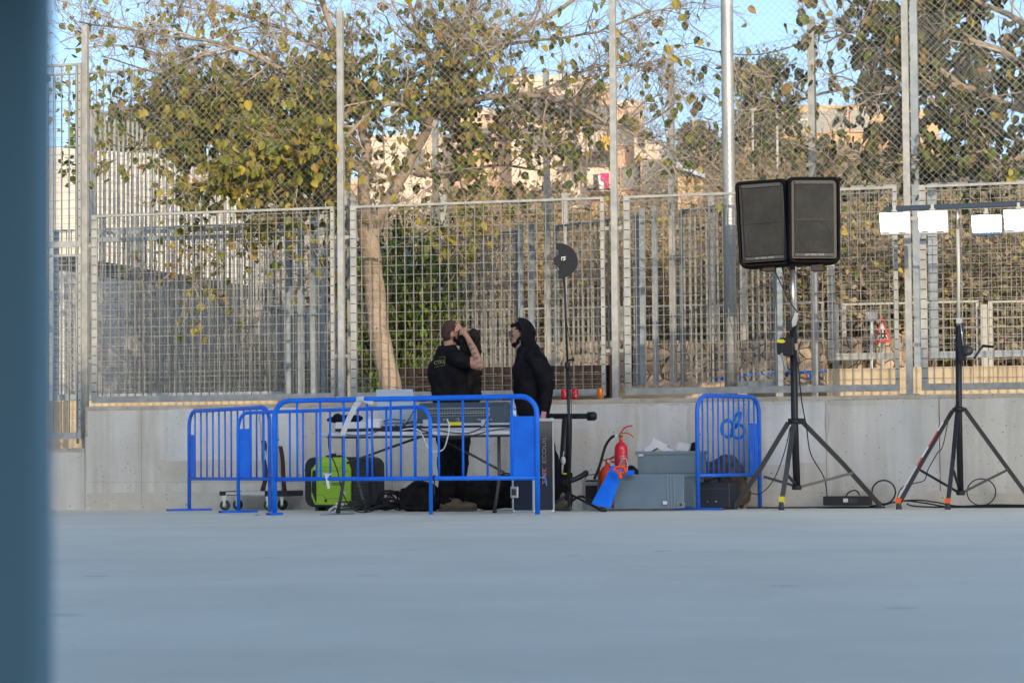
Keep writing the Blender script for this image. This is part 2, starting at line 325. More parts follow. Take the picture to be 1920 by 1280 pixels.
patch(300, 575, 864, 905, M['conc_d'], -.0025); patch(165, 1545, 925, 950, M['conc_d'], -.002, .03); patch(1560, 1960, 925, 945, M['conc_d'], -.002, .03)
c = MB(); uj = uz(265, 850, 0)[0]
for uu, vv in ((uz(1548, 800, 0)[0], -.0045), (uj, -.0035), (uz(735, 850, 0)[0], -.0035)):
    c.wb(uu, uu + .006, vv, 0, .05, ZT - .05)
c.wb(uz(165, 900, 0)[0], uz(1500, 900, 0)[0], -.0032, 0, .30, .303)
c.build('form_line', mat('form_line', (.33, .31, .27), .95), wt)
# spray graffiti ring shapes on the wall
g = MB(); 
def spray(px, r=.016): g.tube([on(x, y, -.004) for x, y in px], r, 6)
n_ = 18
spray([(1364 + 11 * math.cos(a), 803 + 16 * math.sin(a)) for a in [2 * math.pi * k / n_ for k in range(n_ + 1)]])
spray([(1384 + 12 * math.cos(a), 808 + 13 * math.sin(a)) for a in [2 * math.pi * k / n_ for k in range(n_ + 1)]])
spray([(1374, 806), (1375, 794), (1379, 780), (1385, 772), (1389, 774), (1388, 784), (1383, 794), (1378, 803)])
for i, p in enumerate(g.v):
    d = (p - O0).dot(EV); g.v[i] = p - EV * (d + .004) + EV * (.0005 * (d + .02))
g.build('spray_paint', M['spray'], wt)

# beige wall behind ------------------------------------------------
VB = 3.0
zb1 = uz(1200, 735, VB)[1]; zb2 = uz(1740, 688, 2.2)[1]; uc = uz(1551, 700, 2.2)[0]
b = thing('beige_wall', 'sunlit beige rendered wall on the far side of the mesh fence, taller at the right', 'wall', W(0, VB, 0), -TH)
c = MB(); c.wb(-30, uc + .5, VB, VB + .25, -.2, zb1); c.build('low_section', M['beige'], b)
c = MB(); c.wb(uc, 14, 2.2, 2.45, -.2, zb2); c.wb(uc, uc + .25, 2.452, VB - .002, -.2, zb2 - .003); c.build('tall_section', M['beige'], b)
s_ = MB()
for k in range(70):
    u = uz(1160 + k * 5.4, 728, VB)[0]; s_.ell(W(u, VB + .12, zb1 + random.uniform(.0, .05)), (random.uniform(.05, .09), .1, random.uniform(.04, .085)), None, 7, 5)
s_.build('rubble_top', mat('pale_stone', (.52, .40, .27), .95, col2=(.42, .30, .19), scale=7), b)
# rubble masonry wall further back
sw = thing('stone_wall', 'tan rubble stone wall in front of the dry hillside bushes', 'wall', W(0, 9, 1), -TH)
c = MB(); zs = uz(1000, 640, 8.4)[1]
for a_, b_ in ((640, 985), (1000, 1180), (1186, 1330), (1340, 1545), (1580, 1618), (1640, 1690)):
    u0, u1 = uz(a_, 660, 8.4)[0], uz(b_, 660, 8.4)[0]; c.wb(u0, u1, 8.4, 8.9, 1.0, zs + random.uniform(-.05, .03))
c.build('masonry', M['stone'], sw, bevel=.03)
pk = thing('plank_screen', 'dark brown timber plank screen standing behind the two men', 'screen', W(-1, 3.1, 1.2), -TH)
u0 = uz(735, 715, 2.6)[0]; u1 = uz(1150, 715, 2.6)[0]; c = MB()
za = uz(940, 740, 2.6)[1]; zc = uz(940, 687, 2.6)[1]
for k in range(4):
    z0 = lerp(za, zc, k / 4); c.wb(u0, u1, 2.6, 2.64, z0 + .004, lerp(za, zc, (k + 1) / 4) - .004)
c.build('planks', M['rust'], pk); c = MB()
for uu in (u0 + .3, lerp(u0, u1, .5), u1 - .12): c = MB(); c.wb(uu, uu + .09, 2.645, 2.72, .4, zc - .02); c.build('post', M['rust'], pk)
c = MB()
c.wb(u1 + .01, u1 + .07, 2.4, 2.55, .5, zc + .1); c.build('post', M['rust'], pk)

# ------------------------------------------------------------------ fences
def grating(par, u0, u1, z0, z1, v, fr='galv', gm='galv_d', du=.098, dz=.1, notch=True, depth=.022, sw_=.065, F=None, wbar=.0038):
    F = F or W
    def bx(mb, a, b_, v0, v1, c0, c1, mi=0):
        p = [F(x, y, z) for x in (a, b_) for y in (v0, v1) for z in (c0, c1)]
        mb.add(p, [(0, 1, 3, 2), (4, 6, 7, 5), (0, 4, 5, 1), (2, 3, 7, 6), (0, 2, 6, 4), (1, 5, 7, 3)], mi)
    m1 = MB(); bx(m1, u0, u0 + sw_, v, v + .035, z0, z1); bx(m1, u1 - sw_ * .6, u1, v, v + .035, z0, z1)
    bx(m1, u0 + sw_, u1 - sw_ * .6, v + .002, v + .035, z0, z0 + .07); bx(m1, u0 + sw_, u1 - sw_ * .6, v + .002, v + .04, z1 - .025, z1)
    if notch:
        z = z0 + .12
        while z < z1 - .03: bx(m1, u0 + .004, u0 + sw_ - .004, v - .002, v + .002, z, z + .009, 1); bx(m1, u1 - sw_ * .6 + .004, u1 - .003, v - .002, v + .002, z, z + .009, 1); z += dz
    fo = m1.build('panel_frame', [M[fr], M['notch']], par)
    m2 = MB(); u = u0 + sw_ + du * .6
    while u < u1 - sw_: bx(m2, u, u + wbar, v + .004, v + .004 + depth, z0 + .07, z1 - .025); u += du
    z = z0 + .122
    while z < z1 - .03: bx(m2, u0 + sw_, u1 - sw_ * .6, v - .001, v + .005, z, z + .0046); z += dz
    m2.build('grating', M[gm], fo); return fo
def netting(par, u0, u1, z0, z1, v, p=.077, r=.0016, F=None):
    F = F or W; mb = MB(); hh = z1 - z0; ww = u1 - u0; k = -hh
    while k < ww:
        for s in (1, -1):
            a, b_ = (k, 0), (k + hh, hh)
            t0 = max(0, -k); t1 = min(hh, ww - k)
            if t1 > t0:
                P = [(k + t0, t0), (k + t1, t1)]
                if s < 0: P = [(ww - x, z) for x, z in P]
                seg = 5; pts = [F(u0 + lerp(P[0][0], P[1][0], q / seg), v + s * .002 + random.uniform(-.004, .004), z0 + lerp(P[0][1], P[1][1], q / seg) + random.uniform(-.004, .004)) for q in range(seg + 1)]
                mb.tube(pts, r, 4, cap=False, sm=False)
        k += p
    for z in (z0 + .02, z1 - .02): mb.tube([F(u0, v, z), F(u1, v, z)], .0025, 4)
    return mb.build('netting', M['wire'], par)
ZP = 5.38
pz = [uz(x, 740, .15)[0] for x in (160, 641, 1155, 1706)]; pz.append(pz[3] + (pz[3] - pz[2]) * 1.0)
ff = thing('court_fence', 'tall galvanised grating and chain link fence standing on the concrete wall', 'fence', W(0, .15, ZT), -TH)
for i, u in enumerate(pz):
    z0 = ZT if i else zL; vv = .12; c = MB()
    c.wb(u - .033, u + .033, vv, vv + .06, z0, ZP)
    if i: c.wb(u - .09, u + .09, .04, .21, z0, z0 + .012)
    else: c.wb(u + .05, u + .085, vv + .01, vv + .06, z0 + .02, ZT)
    c.wb(u - .028, u + .028, vv - .004, vv, z0 + .05, z0 + .06)
    c.build('post', M['galv'], ff, bevel=.004)
pan = [(uz(173, 740, .16)[0], uz(628, 740, .16)[0]), (uz(659, 740, .16)[0], uz(1136, 740, .16)[0]), (uz(1173, 740, .16)[0], uz(1687, 740, .16)[0]), (uz(1729, 740, .16)[0], pz[4] - .12)]
zf0 = uz(1135, 741, .16)[1]; zf1 = uz(1135, 369, .16)[1]
for a, b_ in pan: grating(ff, a, b_, zf0, zf1, .14)
br = MB()
for i, u in enumerate(pz[:4]):
    for z in (uz(650, 447, .15)[1], uz(650, 670, .15)[1]):
        br = MB()
        if i: br.wb(u - .13, u + .13, .175, .19, z, z + .035)
        else: br.wb(u + .03, u + .13, .175, .19, z, z + .035)
        br.build('bracket', M['galv'], ff)
for i in range(4): netting(ff, pz[i] + .034, pz[i + 1] - .034, zf1 - .12, ZP - .02, .19)
# taller stepped panels at the left
lf = thing('corner_fence', 'double height galvanised grating panels left of the last tall post', 'fence', W(pz[0] - 1, .1, zL), -TH)
ul0, ul1 = pz[0] - 2.6, uz(151, 500, .02)[0]
grating(lf, ul0, ul1, uz(151, 463, .02)[1], uz(151, 118, .02)[1], .02, sw_=.05, gm='galv_b'); grating(lf, ul0, ul1, uz(151, 822, .02)[1], uz(151, 476, .02)[1], .02, sw_=.05, gm='galv')
c = MB(); c.wb(pz[0] - .052, pz[0] - .036, .02, .06, zL + .05, uz(151, 118, .02)[1]); c.build('hinge_bar', M['galv_d'], lf)

# fence along the beige wall at the left (seen from behind) and tall screen
f2 = thing('rear_fence', 'grating fence with blue grey rails behind the left bay', 'fence', W(-4, VB + .3, zb1), -TH)
v2 = VB + .35; zt2 = uz(300, 424, v2)[1]
grating(f2, uz(100, 600, v2)[0], uz(548, 600, v2)[0], zb1 + .02, zt2, v2, 'galv_b', 'galv', du=.066, dz=.07); 
for x in (540, 563, 586): c = MB(); u = uz(x, 600, v2 - .1)[0]; c.wb(u - .035, u + .035, v2 - .1, v2 - .04, .3, uz(x, 396, v2)[1]); c.build('post', M['galv_b'], f2)
for y in (428, 441): c = MB(); z = uz(360, y, v2)[1]; c.wb(uz(186, y, v2)[0], uz(620, y, v2)[0], v2 - .03, v2 - .01, z - .05, z); c.build('rail', M['galv_b'], f2)
f3 = thing('tall_screen_fence', 'very tall open grating fence against the sky at the left', 'fence', W(-4.5, 4.6, 1), -TH)
grating(f3, uz(60, 300, 4.6)[0], uz(655, 300, 4.6)[0], 1.0, uz(300, 128, 4.6)[1], 4.6, 'galv', 'galv_b', notch=False)
A3 = atY(172, 700, 36.5); B3 = atY(660, 700, 44.5); d3 = (B3 - A3); d3.z = 0; l3 = d3.length; d3.normalize(); n3 = V((-d3.y, d3.x, 0))
def F3(u, v, z): return V((A3.x, A3.y, 0)) + d3 * u + n3 * v + V((0, 0, z))
f4 = thing('receding_fence', 'grating fence running away in front of the pale wall at the left', 'fence', F3(0, 0, 1.2))
grating(f4, 0, l3, 1.2, 5.4, 0, 'galv_w', 'galv_w', du=.13, dz=.13, notch=False, F=F3, depth=.04)
# right: second row parallel, and the run going back
f5 = thing('second_fence', 'second row of grating and chain link on the tall beige wall at the right', 'fence', W(5, 2.3, zb2), -TH)
v5 = 2.28; us = [uz(x, 600, v5)[0] for x in (1527, 1720, 1990)]
for u in us: c = MB(); c.wb(u - .04, u + .04, v5, v5 + .07, zb2 - .4, ZP + .0 if u == us[0] else ZP + .4); c.build('post', M['galv_b'], f5)
zz1 = uz(1640, 347, v5)[1]; zz0 = uz(1700, 672, v5)[1]
grating(f5, uz(1552, 600, v5)[0], uz(1684, 600, v5)[0], zz0, zz1, v5, 'galv', 'galv_d', sw_=.08); grating(f5, uz(1742, 600, v5)[0], us[2] - .1, zz0, zz1, v5, 'galv_b', 'galv_d', sw_=.1)
netting(f5, us[0] + .05, us[1] - .05, zz1, ZP, v5 + .04); netting(f5, us[1] + .05, us[2], zz1, ZP, v5 + .04)
P0 = atY(1527, 600, 29.3); P1 = atY(1262, 600, 31.2); d6 = (P1 - P0); d6.z = 0; l6 = d6.length; d6.normalize(); n6 = V((-d6.y, d6.x, 0))
def F6(u, v, z): return V((P0.x, P0.y, 0)) + d6 * u - n6 * v + V((0, 0, z))
f6 = thing('return_fence', 'fence run turning back behind the lamp post with bare square posts', 'fence', F6(0, 0, 1.2))
for k in range(5):
    c = MB(); p = F6(k * l6, 0, 0); c.box(p + V((0, 0, (.5 + ZP - .02 * k) / 2)), (.07, .07, ZP - .5), RW); c.build('post', M['galv'], f6)
    for off in (.32, .55): 
        c = MB(); p = F6(k * l6 + off, 0, 0); c.box(p + V((0, 0, 2.0)), (.06, .06, 3.0), RW); c.build('post', M['galv_b'], f6)
for k in range(4):
    grating(f6, k * l6 + .6, (k + 1) * l6 - .12, 1.32, 3.42, 0, 'galv_b', 'galv_d', F=F6, notch=False, depth=.03)
    netting(f6, k * l6 + .05, (k + 1) * l6 - .05, 3.35, 5.2, 0, F=F6, p=.085)
# pale railed fence in the distance
f7 = thing('far_fence', 'low pale topped grating fence far behind at hillside foot', 'fence', W(2, 9.6, 1.2), -TH)
v7 = 9.6
for a_, b_, yt in ((836, 1150, 577), (1160, 1330, 572), (1340, 1545, 568), (1578, 1835, 566), (1853, 2050, 562)):
    ua, ub = uz(a_, 600, v7)[0], uz(b_, 600, v7)[0]; grating(f7, ua, ub, 1.5, uz((a_ + b_) / 2, yt, v7)[1], v7, 'galv_w', 'galv_w', du=.105, dz=.11, sw_=.06, notch=a_ > 1500, depth=.02)
for x in (832, 1060, 1155, 1335, 1393, 1566, 1845):
    c = MB(); u = uz(x, 600, v7 - .1)[0]; c.wb(u - .04, u + .04, v7 - .1, v7 - .03, .9, uz(x, 574, v7)[1] + (1.6 if x in (832, 1060, 1155, 1393, 1335) else .02)); c.build('post', M['galv_w'], f7)

# lamp pole
pu = uz(1371, 740, .55)[0]; lp = thing('lamp_post', 'thick round galvanised pole rising behind the fence beside the loudspeakers', 'lamp post', W(pu, .55, .5))
c = MB(); c.tube([W(pu, .55, .5), W(pu, .55, 3), W(pu, .55, 7), W(pu, .55, 11)], [.070, .067, .064, .055], 24); c.build('shaft', M['pole'], lp)
c = MB(); c.lathe(W(pu, .55, .5), [(.13, 0), (.13, .03), (.08, .031), (.07, .1)], 16); c.build('base_flange', M['galv_d'], lp)
cb = MB(); A = atY(1372, 80, 45); B = atY(1545, 62, 45); A = A + (A - B) * .4
cb.tube([A.lerp(B, k / 10) - V((0, 0, .25 * math.sin(math.pi * k / 10))) for k in range(11)] + [B + (B - A) * 2.5 + V((0, 0, .5))], .012, 5)
tag(cb.build('overhead_cable', M['greym'], loc=A), 'thin overhead cable sagging across the sky right of the lamp post', 'cable')

# ------------------------------------------------------------------ back buildings
pw = thing('pale_building', 'long pale rendered wall of a building beyond the left fences', 'building', atY(400, 700, 52))
c = MB(); a = atY(-80, 265, 52); b_ = atY(470, 300, 54); c_ = atY(655, 345, 60)
for p, q in ((a, b_), (b_, c_)): c.add([V((p.x, p.y, 0)), V((q.x, q.y, 0)), q, p], [(0, 1, 2, 3)]); c.add([p, q, q + V((0, 8, 0)), p + V((0, 8, 0))], [(0, 1, 2, 3)])
c.add([V((c_.x, c_.y, 0)), V((c_.x, c_.y + 8, 0)), c_ + V((0, 8, 0)), c_], [(0, 1, 2, 3)]); c.build('wall', M['whitew'], pw)
gw = thing('grey_wall', 'grey blue wall with dark coping receding behind the left fences', 'wall', atY(360, 700, 40))
a = atY(120, 508, 35.5); b_ = atY(540, 572, 43.5); d = (b_ - a); d.z = 0; nn = V((-d.y, d.x, 0)).normalized()
a2 = V((a.x, a.y, .8)); b2 = V((b_.x, b_.y, .8)); c = MB(); c.add([a2, b2, V((b2.x, b2.y, b_.z)), V((a2.x, a2.y, a.z)), a2 + nn * .3, b2 + nn * .3, V((b2.x, b2.y, b_.z)) + nn * .3, V((a2.x, a2.y, a.z)) + nn * .3], [(0, 1, 2, 3), (3, 2, 6, 7), (4, 7, 6, 5), (1, 5, 6, 2), (0, 3, 7, 4)]); c.build('wall', M['bluew'], gw)
c = MB(); c.beam(V((a.x, a.y, a.z + .02)) + nn * .12, V((b_.x, b_.y, b_.z + .02)) + nn * .12, .05, .42); c.build('coping', mat('coping_dark', (.16, .16, .12), .9), gw)

def window(par, p, w_, h_, shut='wind'):
    c = MB(); c.box(p + V((0, -.05, 0)), (w_ + .12, .12, h_ + .12)); fo = c.build('window', M['pink'], par)
    c = MB(); c.box(p + V((0, -.115, 0)), (w_, .03, h_)); c.build('pane', M[shut], fo)
ap = thing('pink_apartments', 'pink and cream stepped apartment block on the hill behind the bare branches', 'building', V((atY(930, 400, 112).x, 112, 7)))
BL = [(600, 700, 345, 118, 'pink'), (690, 860, 262, 116, 'pink2'), (850, 960, 215, 114, 'pink'), (958, 1108, 152, 112, 'pink2'), (1106, 1152, 166, 111, 'tan'), (1150, 1206, 200, 110, 'pink'), (1204, 1236, 282, 109, 'pink2')]
for x0, x1, yt, Y, m_ in BL:
    a = atY(x0, yt, Y); b_ = atY(x1, yt, Y); c = MB(); zt = b_.z
    c.box(V(((a.x + b_.x) / 2, Y + 5, (zt + 6) / 2)), (b_.x - a.x, 10, zt - 6)); wl = c.build('wall', M[m_], ap)
    c = MB(); c.box(V(((a.x + b_.x) / 2, Y + 5, zt + .12)), (b_.x - a.x + .15, 10.2, .25)); c.build('parapet', M['pink2'], ap)
for x, y, Y in ((1183, 333, 110), (1175, 250, 110), (1128, 220, 111), (1132, 290, 111), (1040, 200, 112), (1075, 200, 112), (1000, 205, 112), (905, 260, 114), (780, 300, 116), (1000, 262, 112), (1222, 320, 109), (1222, 365, 109)):
    window(ap, atY(x, y, Y - .05), .8, .9)
for x0, x1, y, Y in ((1085, 1135, 250, 110.6), (1100, 1150, 318, 110.4), (1188, 1212, 262, 109.3), (1060, 1104, 355, 111.4)):
    a = atY(x0, y, Y); b_ = atY(x1, y, Y); c = MB(); c.box((a + b_) / 2 + V((0, -.5, -.45)), (b_.x - a.x, .1, .95)); c.box((a + b_) / 2 + V((0, 0, -.9)), (b_.x - a.x, 1.1, .12)); bo = c.build('balcony', M['pink2'], ap)
    c = MB(); 
    for k in range(7): c.tube([a.lerp(b_, k / 6) + V((0, -.55, 0)), a.lerp(b_, k / 6) + V((0, -.55, 1.6))], .03, 4)
    c.build('railing', M['galv_d'], bo)
laun = [((1118, 341), 'black shirt hanging highest among the laundry on the pink block', 'black', .35), ((1127, 341), 'white towel hanging between dark and magenta laundry on the pink block', 'white', .3), ((1134, 339), 'magenta cloth hanging at the right end of the laundry line', None, .5), ((1140, 268), 'yellow cloth hung on an upper balcony of the pink block', 'y', .9), ((1203, 262), 'dark trousers hung at the right corner of the pink block', 'black', .4)]
for (x, y), lb, m_, w_ in laun:
    p = atY(x, y, 108.7); c = MB(); c.add([p + V((-w_ / 2.6, 0, .3)), p + V((w_ / 2.6, 0, .3)), p + V((w_ / 3, -.05, 0)), p + V((w_ / 2.7, 0, -.32)), p + V((-w_ / 2.6, .02, -.28)), p + V((-w_ / 2.9, -.06, 0))], [(0, 1, 2, 5), (5, 2, 3, 4)])
    k = M[m_] if m_ in M else (mat('magenta_cloth', (.5, .02, .15), .9) if m_ is None else mat('ochre_cloth', (.6, .36, .05), .9))
    o = c.build('laundry', k, loc=p); tag(o, lb, 'laundry', 'laundry on the pink block'); sdm = o.modifiers.new('s', 'SOLIDIFY'); sdm.thickness = .03
ho = thing('hilltop_house', 'tan flat roofed house on the far hill between lamp post and right tree', 'house', atY(1530, 330, 150))
for x0, x1, yt, Y, m_ in ((1395, 1470, 206, 155, 'tan'), (1466, 1640, 197, 150, 'tan'), (1640, 1760, 205, 152, 'tan')):
    a = atY(x0, yt, Y); b_ = atY(x1, yt, Y); c = MB(); c.box(V(((a.x + b_.x) / 2, Y + 5, (b_.z + 8) / 2)), (b_.x - a.x, 10, b_.z - 8)); c.build('wall', M[m_], ho)
for x, y in ((1537, 228), (1572, 225), (1612, 226), (1498, 232)): window(ho, atY(x, y, 149.9), 1.0, 1.2)
sh = thing('shed', 'pale sloping corrugated shed roof beyond the bare branches right of middle', 'shed', atY(1298, 330, 75))
a = atY(1268, 303, 75); b_ = atY(1322, 322, 75); c = MB(); c.ext([a, b_, b_ + V((0, 0, -.18)), a + V((0, 0, -.18))], (0, 3, .3)); c.build('roof', M['galv_b'], sh)
c = MB(); c.box((a + b_) / 2 + V((0, 1.5, -1.2)), (.7, 2.5, 1.9)); c.build('wall', M['tan'], sh)
aw = MB(); a = atY(1183, 444, 60); b_ = atY(1222, 441, 60); aw.ext([a, b_, b_ + V((0, -.3, -.22)), a + V((0, -.3, -.25))], (0, 1.5, .2)); aw.ext([b_ + V((-.03, -.2, -.2)), b_ + V((0, -.2, -.2)), b_ + V((0, -.2, -.9)), b_ + V((-.03, -.2, -.9))], (0, .03, 0)); aw.ext([a + V((.03, -.2, -.2)), a + V((0, -.2, -.2)), a + V((0, -.2, -.9)), a + V((.03, -.2, -.9))], (0, .03, 0))
tag(aw.build('awning', M['white'], loc=a), 'small white awning on the slope right of the third tall post', 'awning')
# large building behind the photographer: its roof line shades the court
bb = thing('sports_hall', 'tall plain hall behind the photographer that shades the court', 'building', W(24, -52, 0), -TH)
hv = -50; dist = -hv - 0; cosrel = abs(sd.xy.normalized().dot(EV.xy)); hb = 1.55 + (50.15 / cosrel) * math.tan(R_(SUN_EL))
c = MB(); c.wb(1, 47, hv - 14, hv, 0, hb); c.build('wall', M['whitew'], bb); c = MB(); c.wb(.8, 47.2, hv - 13.8, hv - .3, hb, hb + .05); c.build('roof', M['galv_d'], bb)
for k in range(4): c = MB(); c.wb(4 + k * 11, 10 + k * 11, hv + .002, hv + .06, 3, 6); c.build('window', M['wind'], bb)

# road signs
sg = thing('road_sign', 'triangular red bordered warning sign behind the fence at the right', 'sign', W(uz(1655, 700, 8)[0], 8, 1.1), -TH)
def tri(x0, x1, xt, y0, y1, v, m_, dv, name):
    c = MB(); c.ext([on(x0, y1, v), on(x1, y1, v), on(xt, y0, v)], EV * dv); return c.build(name, m_, sg)
tri(1639, 1671, 1654, 590, 642, 8.0, mat('sign_red', (.60, .06, .05), .5), .02, 'sign_plate'); tri(1644, 1665, 1654, 602, 636, 7.99, mat('sign_white', (.62, .58, .53), .5), .008, 'sign_face')
c = MB()
for x, s_ in ((1652, 1), (1659, .8)):
    for q in ([(x, 622), (x, 629)], [(x, 628), (x - 3, 635)], [(x, 628), (x + 3, 635)], [(x, 623), (x - 4, 627)], [(x, 623), (x + 3, 627)]): c.tube([on(a, b_, 7.985) for a, b_ in q], .009, 5)
    c.ell(on(x, 620, 7.985), (.014, .008, .016), None, 8, 6)
c.build('walking_figures', M['black'], sg); c = MB(); c.tube([on(1655, 640, 8.05), on(1655, 735, 8.05)], .03, 10); c.build('pole', M['galv_d'], sg)
s2 = thing('direction_sign', 'small white box shaped sign on a thin white pole left of the triangular sign', 'sign', W(uz(1634, 700, 8)[0], 8, 1.1), -TH)
c = MB(); c.pb(1624, 1643, 583, 598, 8.1, 8.2); c.build('plate', M['white'], s2); c = MB(); c.tube([on(1634, 598, 8.15), on(1634, 720, 8.15)], .02, 8); c.build('pole', M['white'], s2)
for x in (1628, 1634, 1641): c = MB(); c.tube([on(x - 2, 583, 8.1), on(x + 3, 579, 8.05)], .012, 6); c.build('lamp', M['notch'], s2)
# ------------------------------------------------------------------ vegetation
def proj(p):
    d = V(p) - CAM; z = d.dot(_f); return 960 + FOC * d.dot(CR) / z, 640 - FOC * d.dot(CU) / z
def rnd(s=1.0): return V((random.gauss(0, s), random.gauss(0, s), random.gauss(0, s)))
def leaf(mb, p, d, s, mi):
    d = d.normalized(); sd_ = d.cross(rnd()).normalized(); n = sd_.cross(d).normalized(); w_ = s * random.uniform(.32, .46); b = random.uniform(-.25, .35) * s
    for q in (1, -1):
        f_ = .35 * q
        mb.add([p, p + d * s * .08 + sd_ * q * w_ * .7 + n * abs(f_) * w_, p + d * s * .42 + sd_ * q * w_ + n * .3 * w_ + n * b * .1, p + d * s * .75 + sd_ * q * w_ * .55 + n * b * .35, p + d * s + n * b * .7], [(0, 1, 2, 3, 4) if q > 0 else (4, 3, 2, 1, 0)], mi)
def wob(p, d, ln, n, k, g=0.0):
    pts = [p.copy()]; d = d.normalized()
    for i in range(n):
        d = (d + rnd(k) + V((0, 0, g))).normalized(); p = p + d * (ln / n); pts.append(p.copy())
    return pts
def pick(wts):
    r = random.random() * sum(wts)
    for i, x in enumerate(wts):
        r -= x
        if r <= 0: return i
    return 0
def smooth_path(P, sub=4):
    out = []
    for i in range(len(P) - 1):
        p0 = P[max(i - 1, 0)]; p1 = P[i]; p2 = P[i + 1]; p3 = P[min(i + 2, len(P) - 1)]
        for k in range(sub):
            t_ = k / sub; out.append(.5 * ((2 * p1) + (p2 - p0) * t_ + (2 * p0 - 5 * p1 + 4 * p2 - p3) * t_ * t_ + (3 * p1 - p0 - 3 * p2 + p3) * t_ ** 3))
    out.append(P[-1].copy()); return out
def make_tree(name, label, limbs, dens, wts, mats, n1=9, n2=6, n3=4, ls=.13, base=None, g1=.02, twigm='twig', l1=(.5, 1.2), group=None, droop=.9):
    root = thing(name, label, 'tree', base, 0, group); tr = MB(); tw = MB(); lv = MB()
    tr_m = MB()
    for P, r0, r1, main in limbs:
        P = smooth_path(P); n = len(P); rs = [lerp(r0, r1, (i / (n - 1)) ** .8) * random.uniform(.94, 1.06) for i in range(n)]
        (tr if main else tr_m).tube([p + rnd(.006) for p in P], rs, 12 if main else 7)
        if main == 2: continue
        tot = sum((P[i + 1] - P[i]).length for i in range(n - 1)); cnt = int(n1 * tot / 1.2)
        for _ in range(cnt):
            i = random.randrange(int(n * (.5 if main else .15)), n - 1); p = P[i].lerp(P[i + 1], random.random()); ax = (P[i + 1] - P[i]).normalized()
            d = (ax * .6 + rnd(.6) + V((0, 0, .12))).normalized(); s1 = wob(p, d, random.uniform(*l1), 6, .22, g1)
            tw.tube(s1, [lerp(min(rs[i] * .6, .016), .004, k / 6) for k in range(7)], 4)
            for _ in range(n2):
                j = random.randrange(1, 6); d2 = ((s1[j + 1 if j < 6 else 6] - s1[j]).normalized() * .6 + rnd(.6)).normalized()
                s2 = wob(s1[j], d2, random.uniform(.25, .6), 4, .25, -.01); tw.tube(s2, [.0055, .0045, .004, .003, .002], 3, cap=False)
                for _ in range(n3):
                    q = random.randrange(1, 5); D = dens(s2[q])
                    d3 = (rnd(.7) + d2 * .5).normalized(); s3 = wob(s2[q], d3, random.uniform(.1, .28), 3, .25); tw.tube(s3, [.0028, .0024, .002, .0015], 3, cap=False)
                    k = 0
                    while D > 0:
                        if random.random() < D:
                            pp = s3[random.randrange(1, 4)]; leaf(lv, pp + rnd(.006), rnd(.55) + V((0, 0, -droop)), ls * random.uniform(.55, 1.2), pick(wts))
                        D -= 1
    tr.build('trunk', M['bark'], root)
    if tr_m.v: tr_m.build('limbs', M['bark'], root)
    if tw.v: tw.build('twigs', M[twigm], root)
    if lv.v: lv.build('foliage', [M[x] for x in mats], root)
    return root
def PV(lst): return [on(x, y, v) for x, y, v in lst]
def dens1(p):
    x, y = proj(p)
    if y < 30: return .10
    d = 0
    if x < 330: d = .8 * sst(80, 250, y) + .16
    elif x < 900: d = .3 + 2.7 * sst(80, 240, y)
    elif x < 1130: d = .20 + .38 * sst(150, 260, y)
    else: d = .14
    if y > 400: d *= .35
    if 640 < x < 850 and 215 < y < 420: d *= .12
    if x < 420 and y > 330: d *= .6
    return d
v1 = 1.7
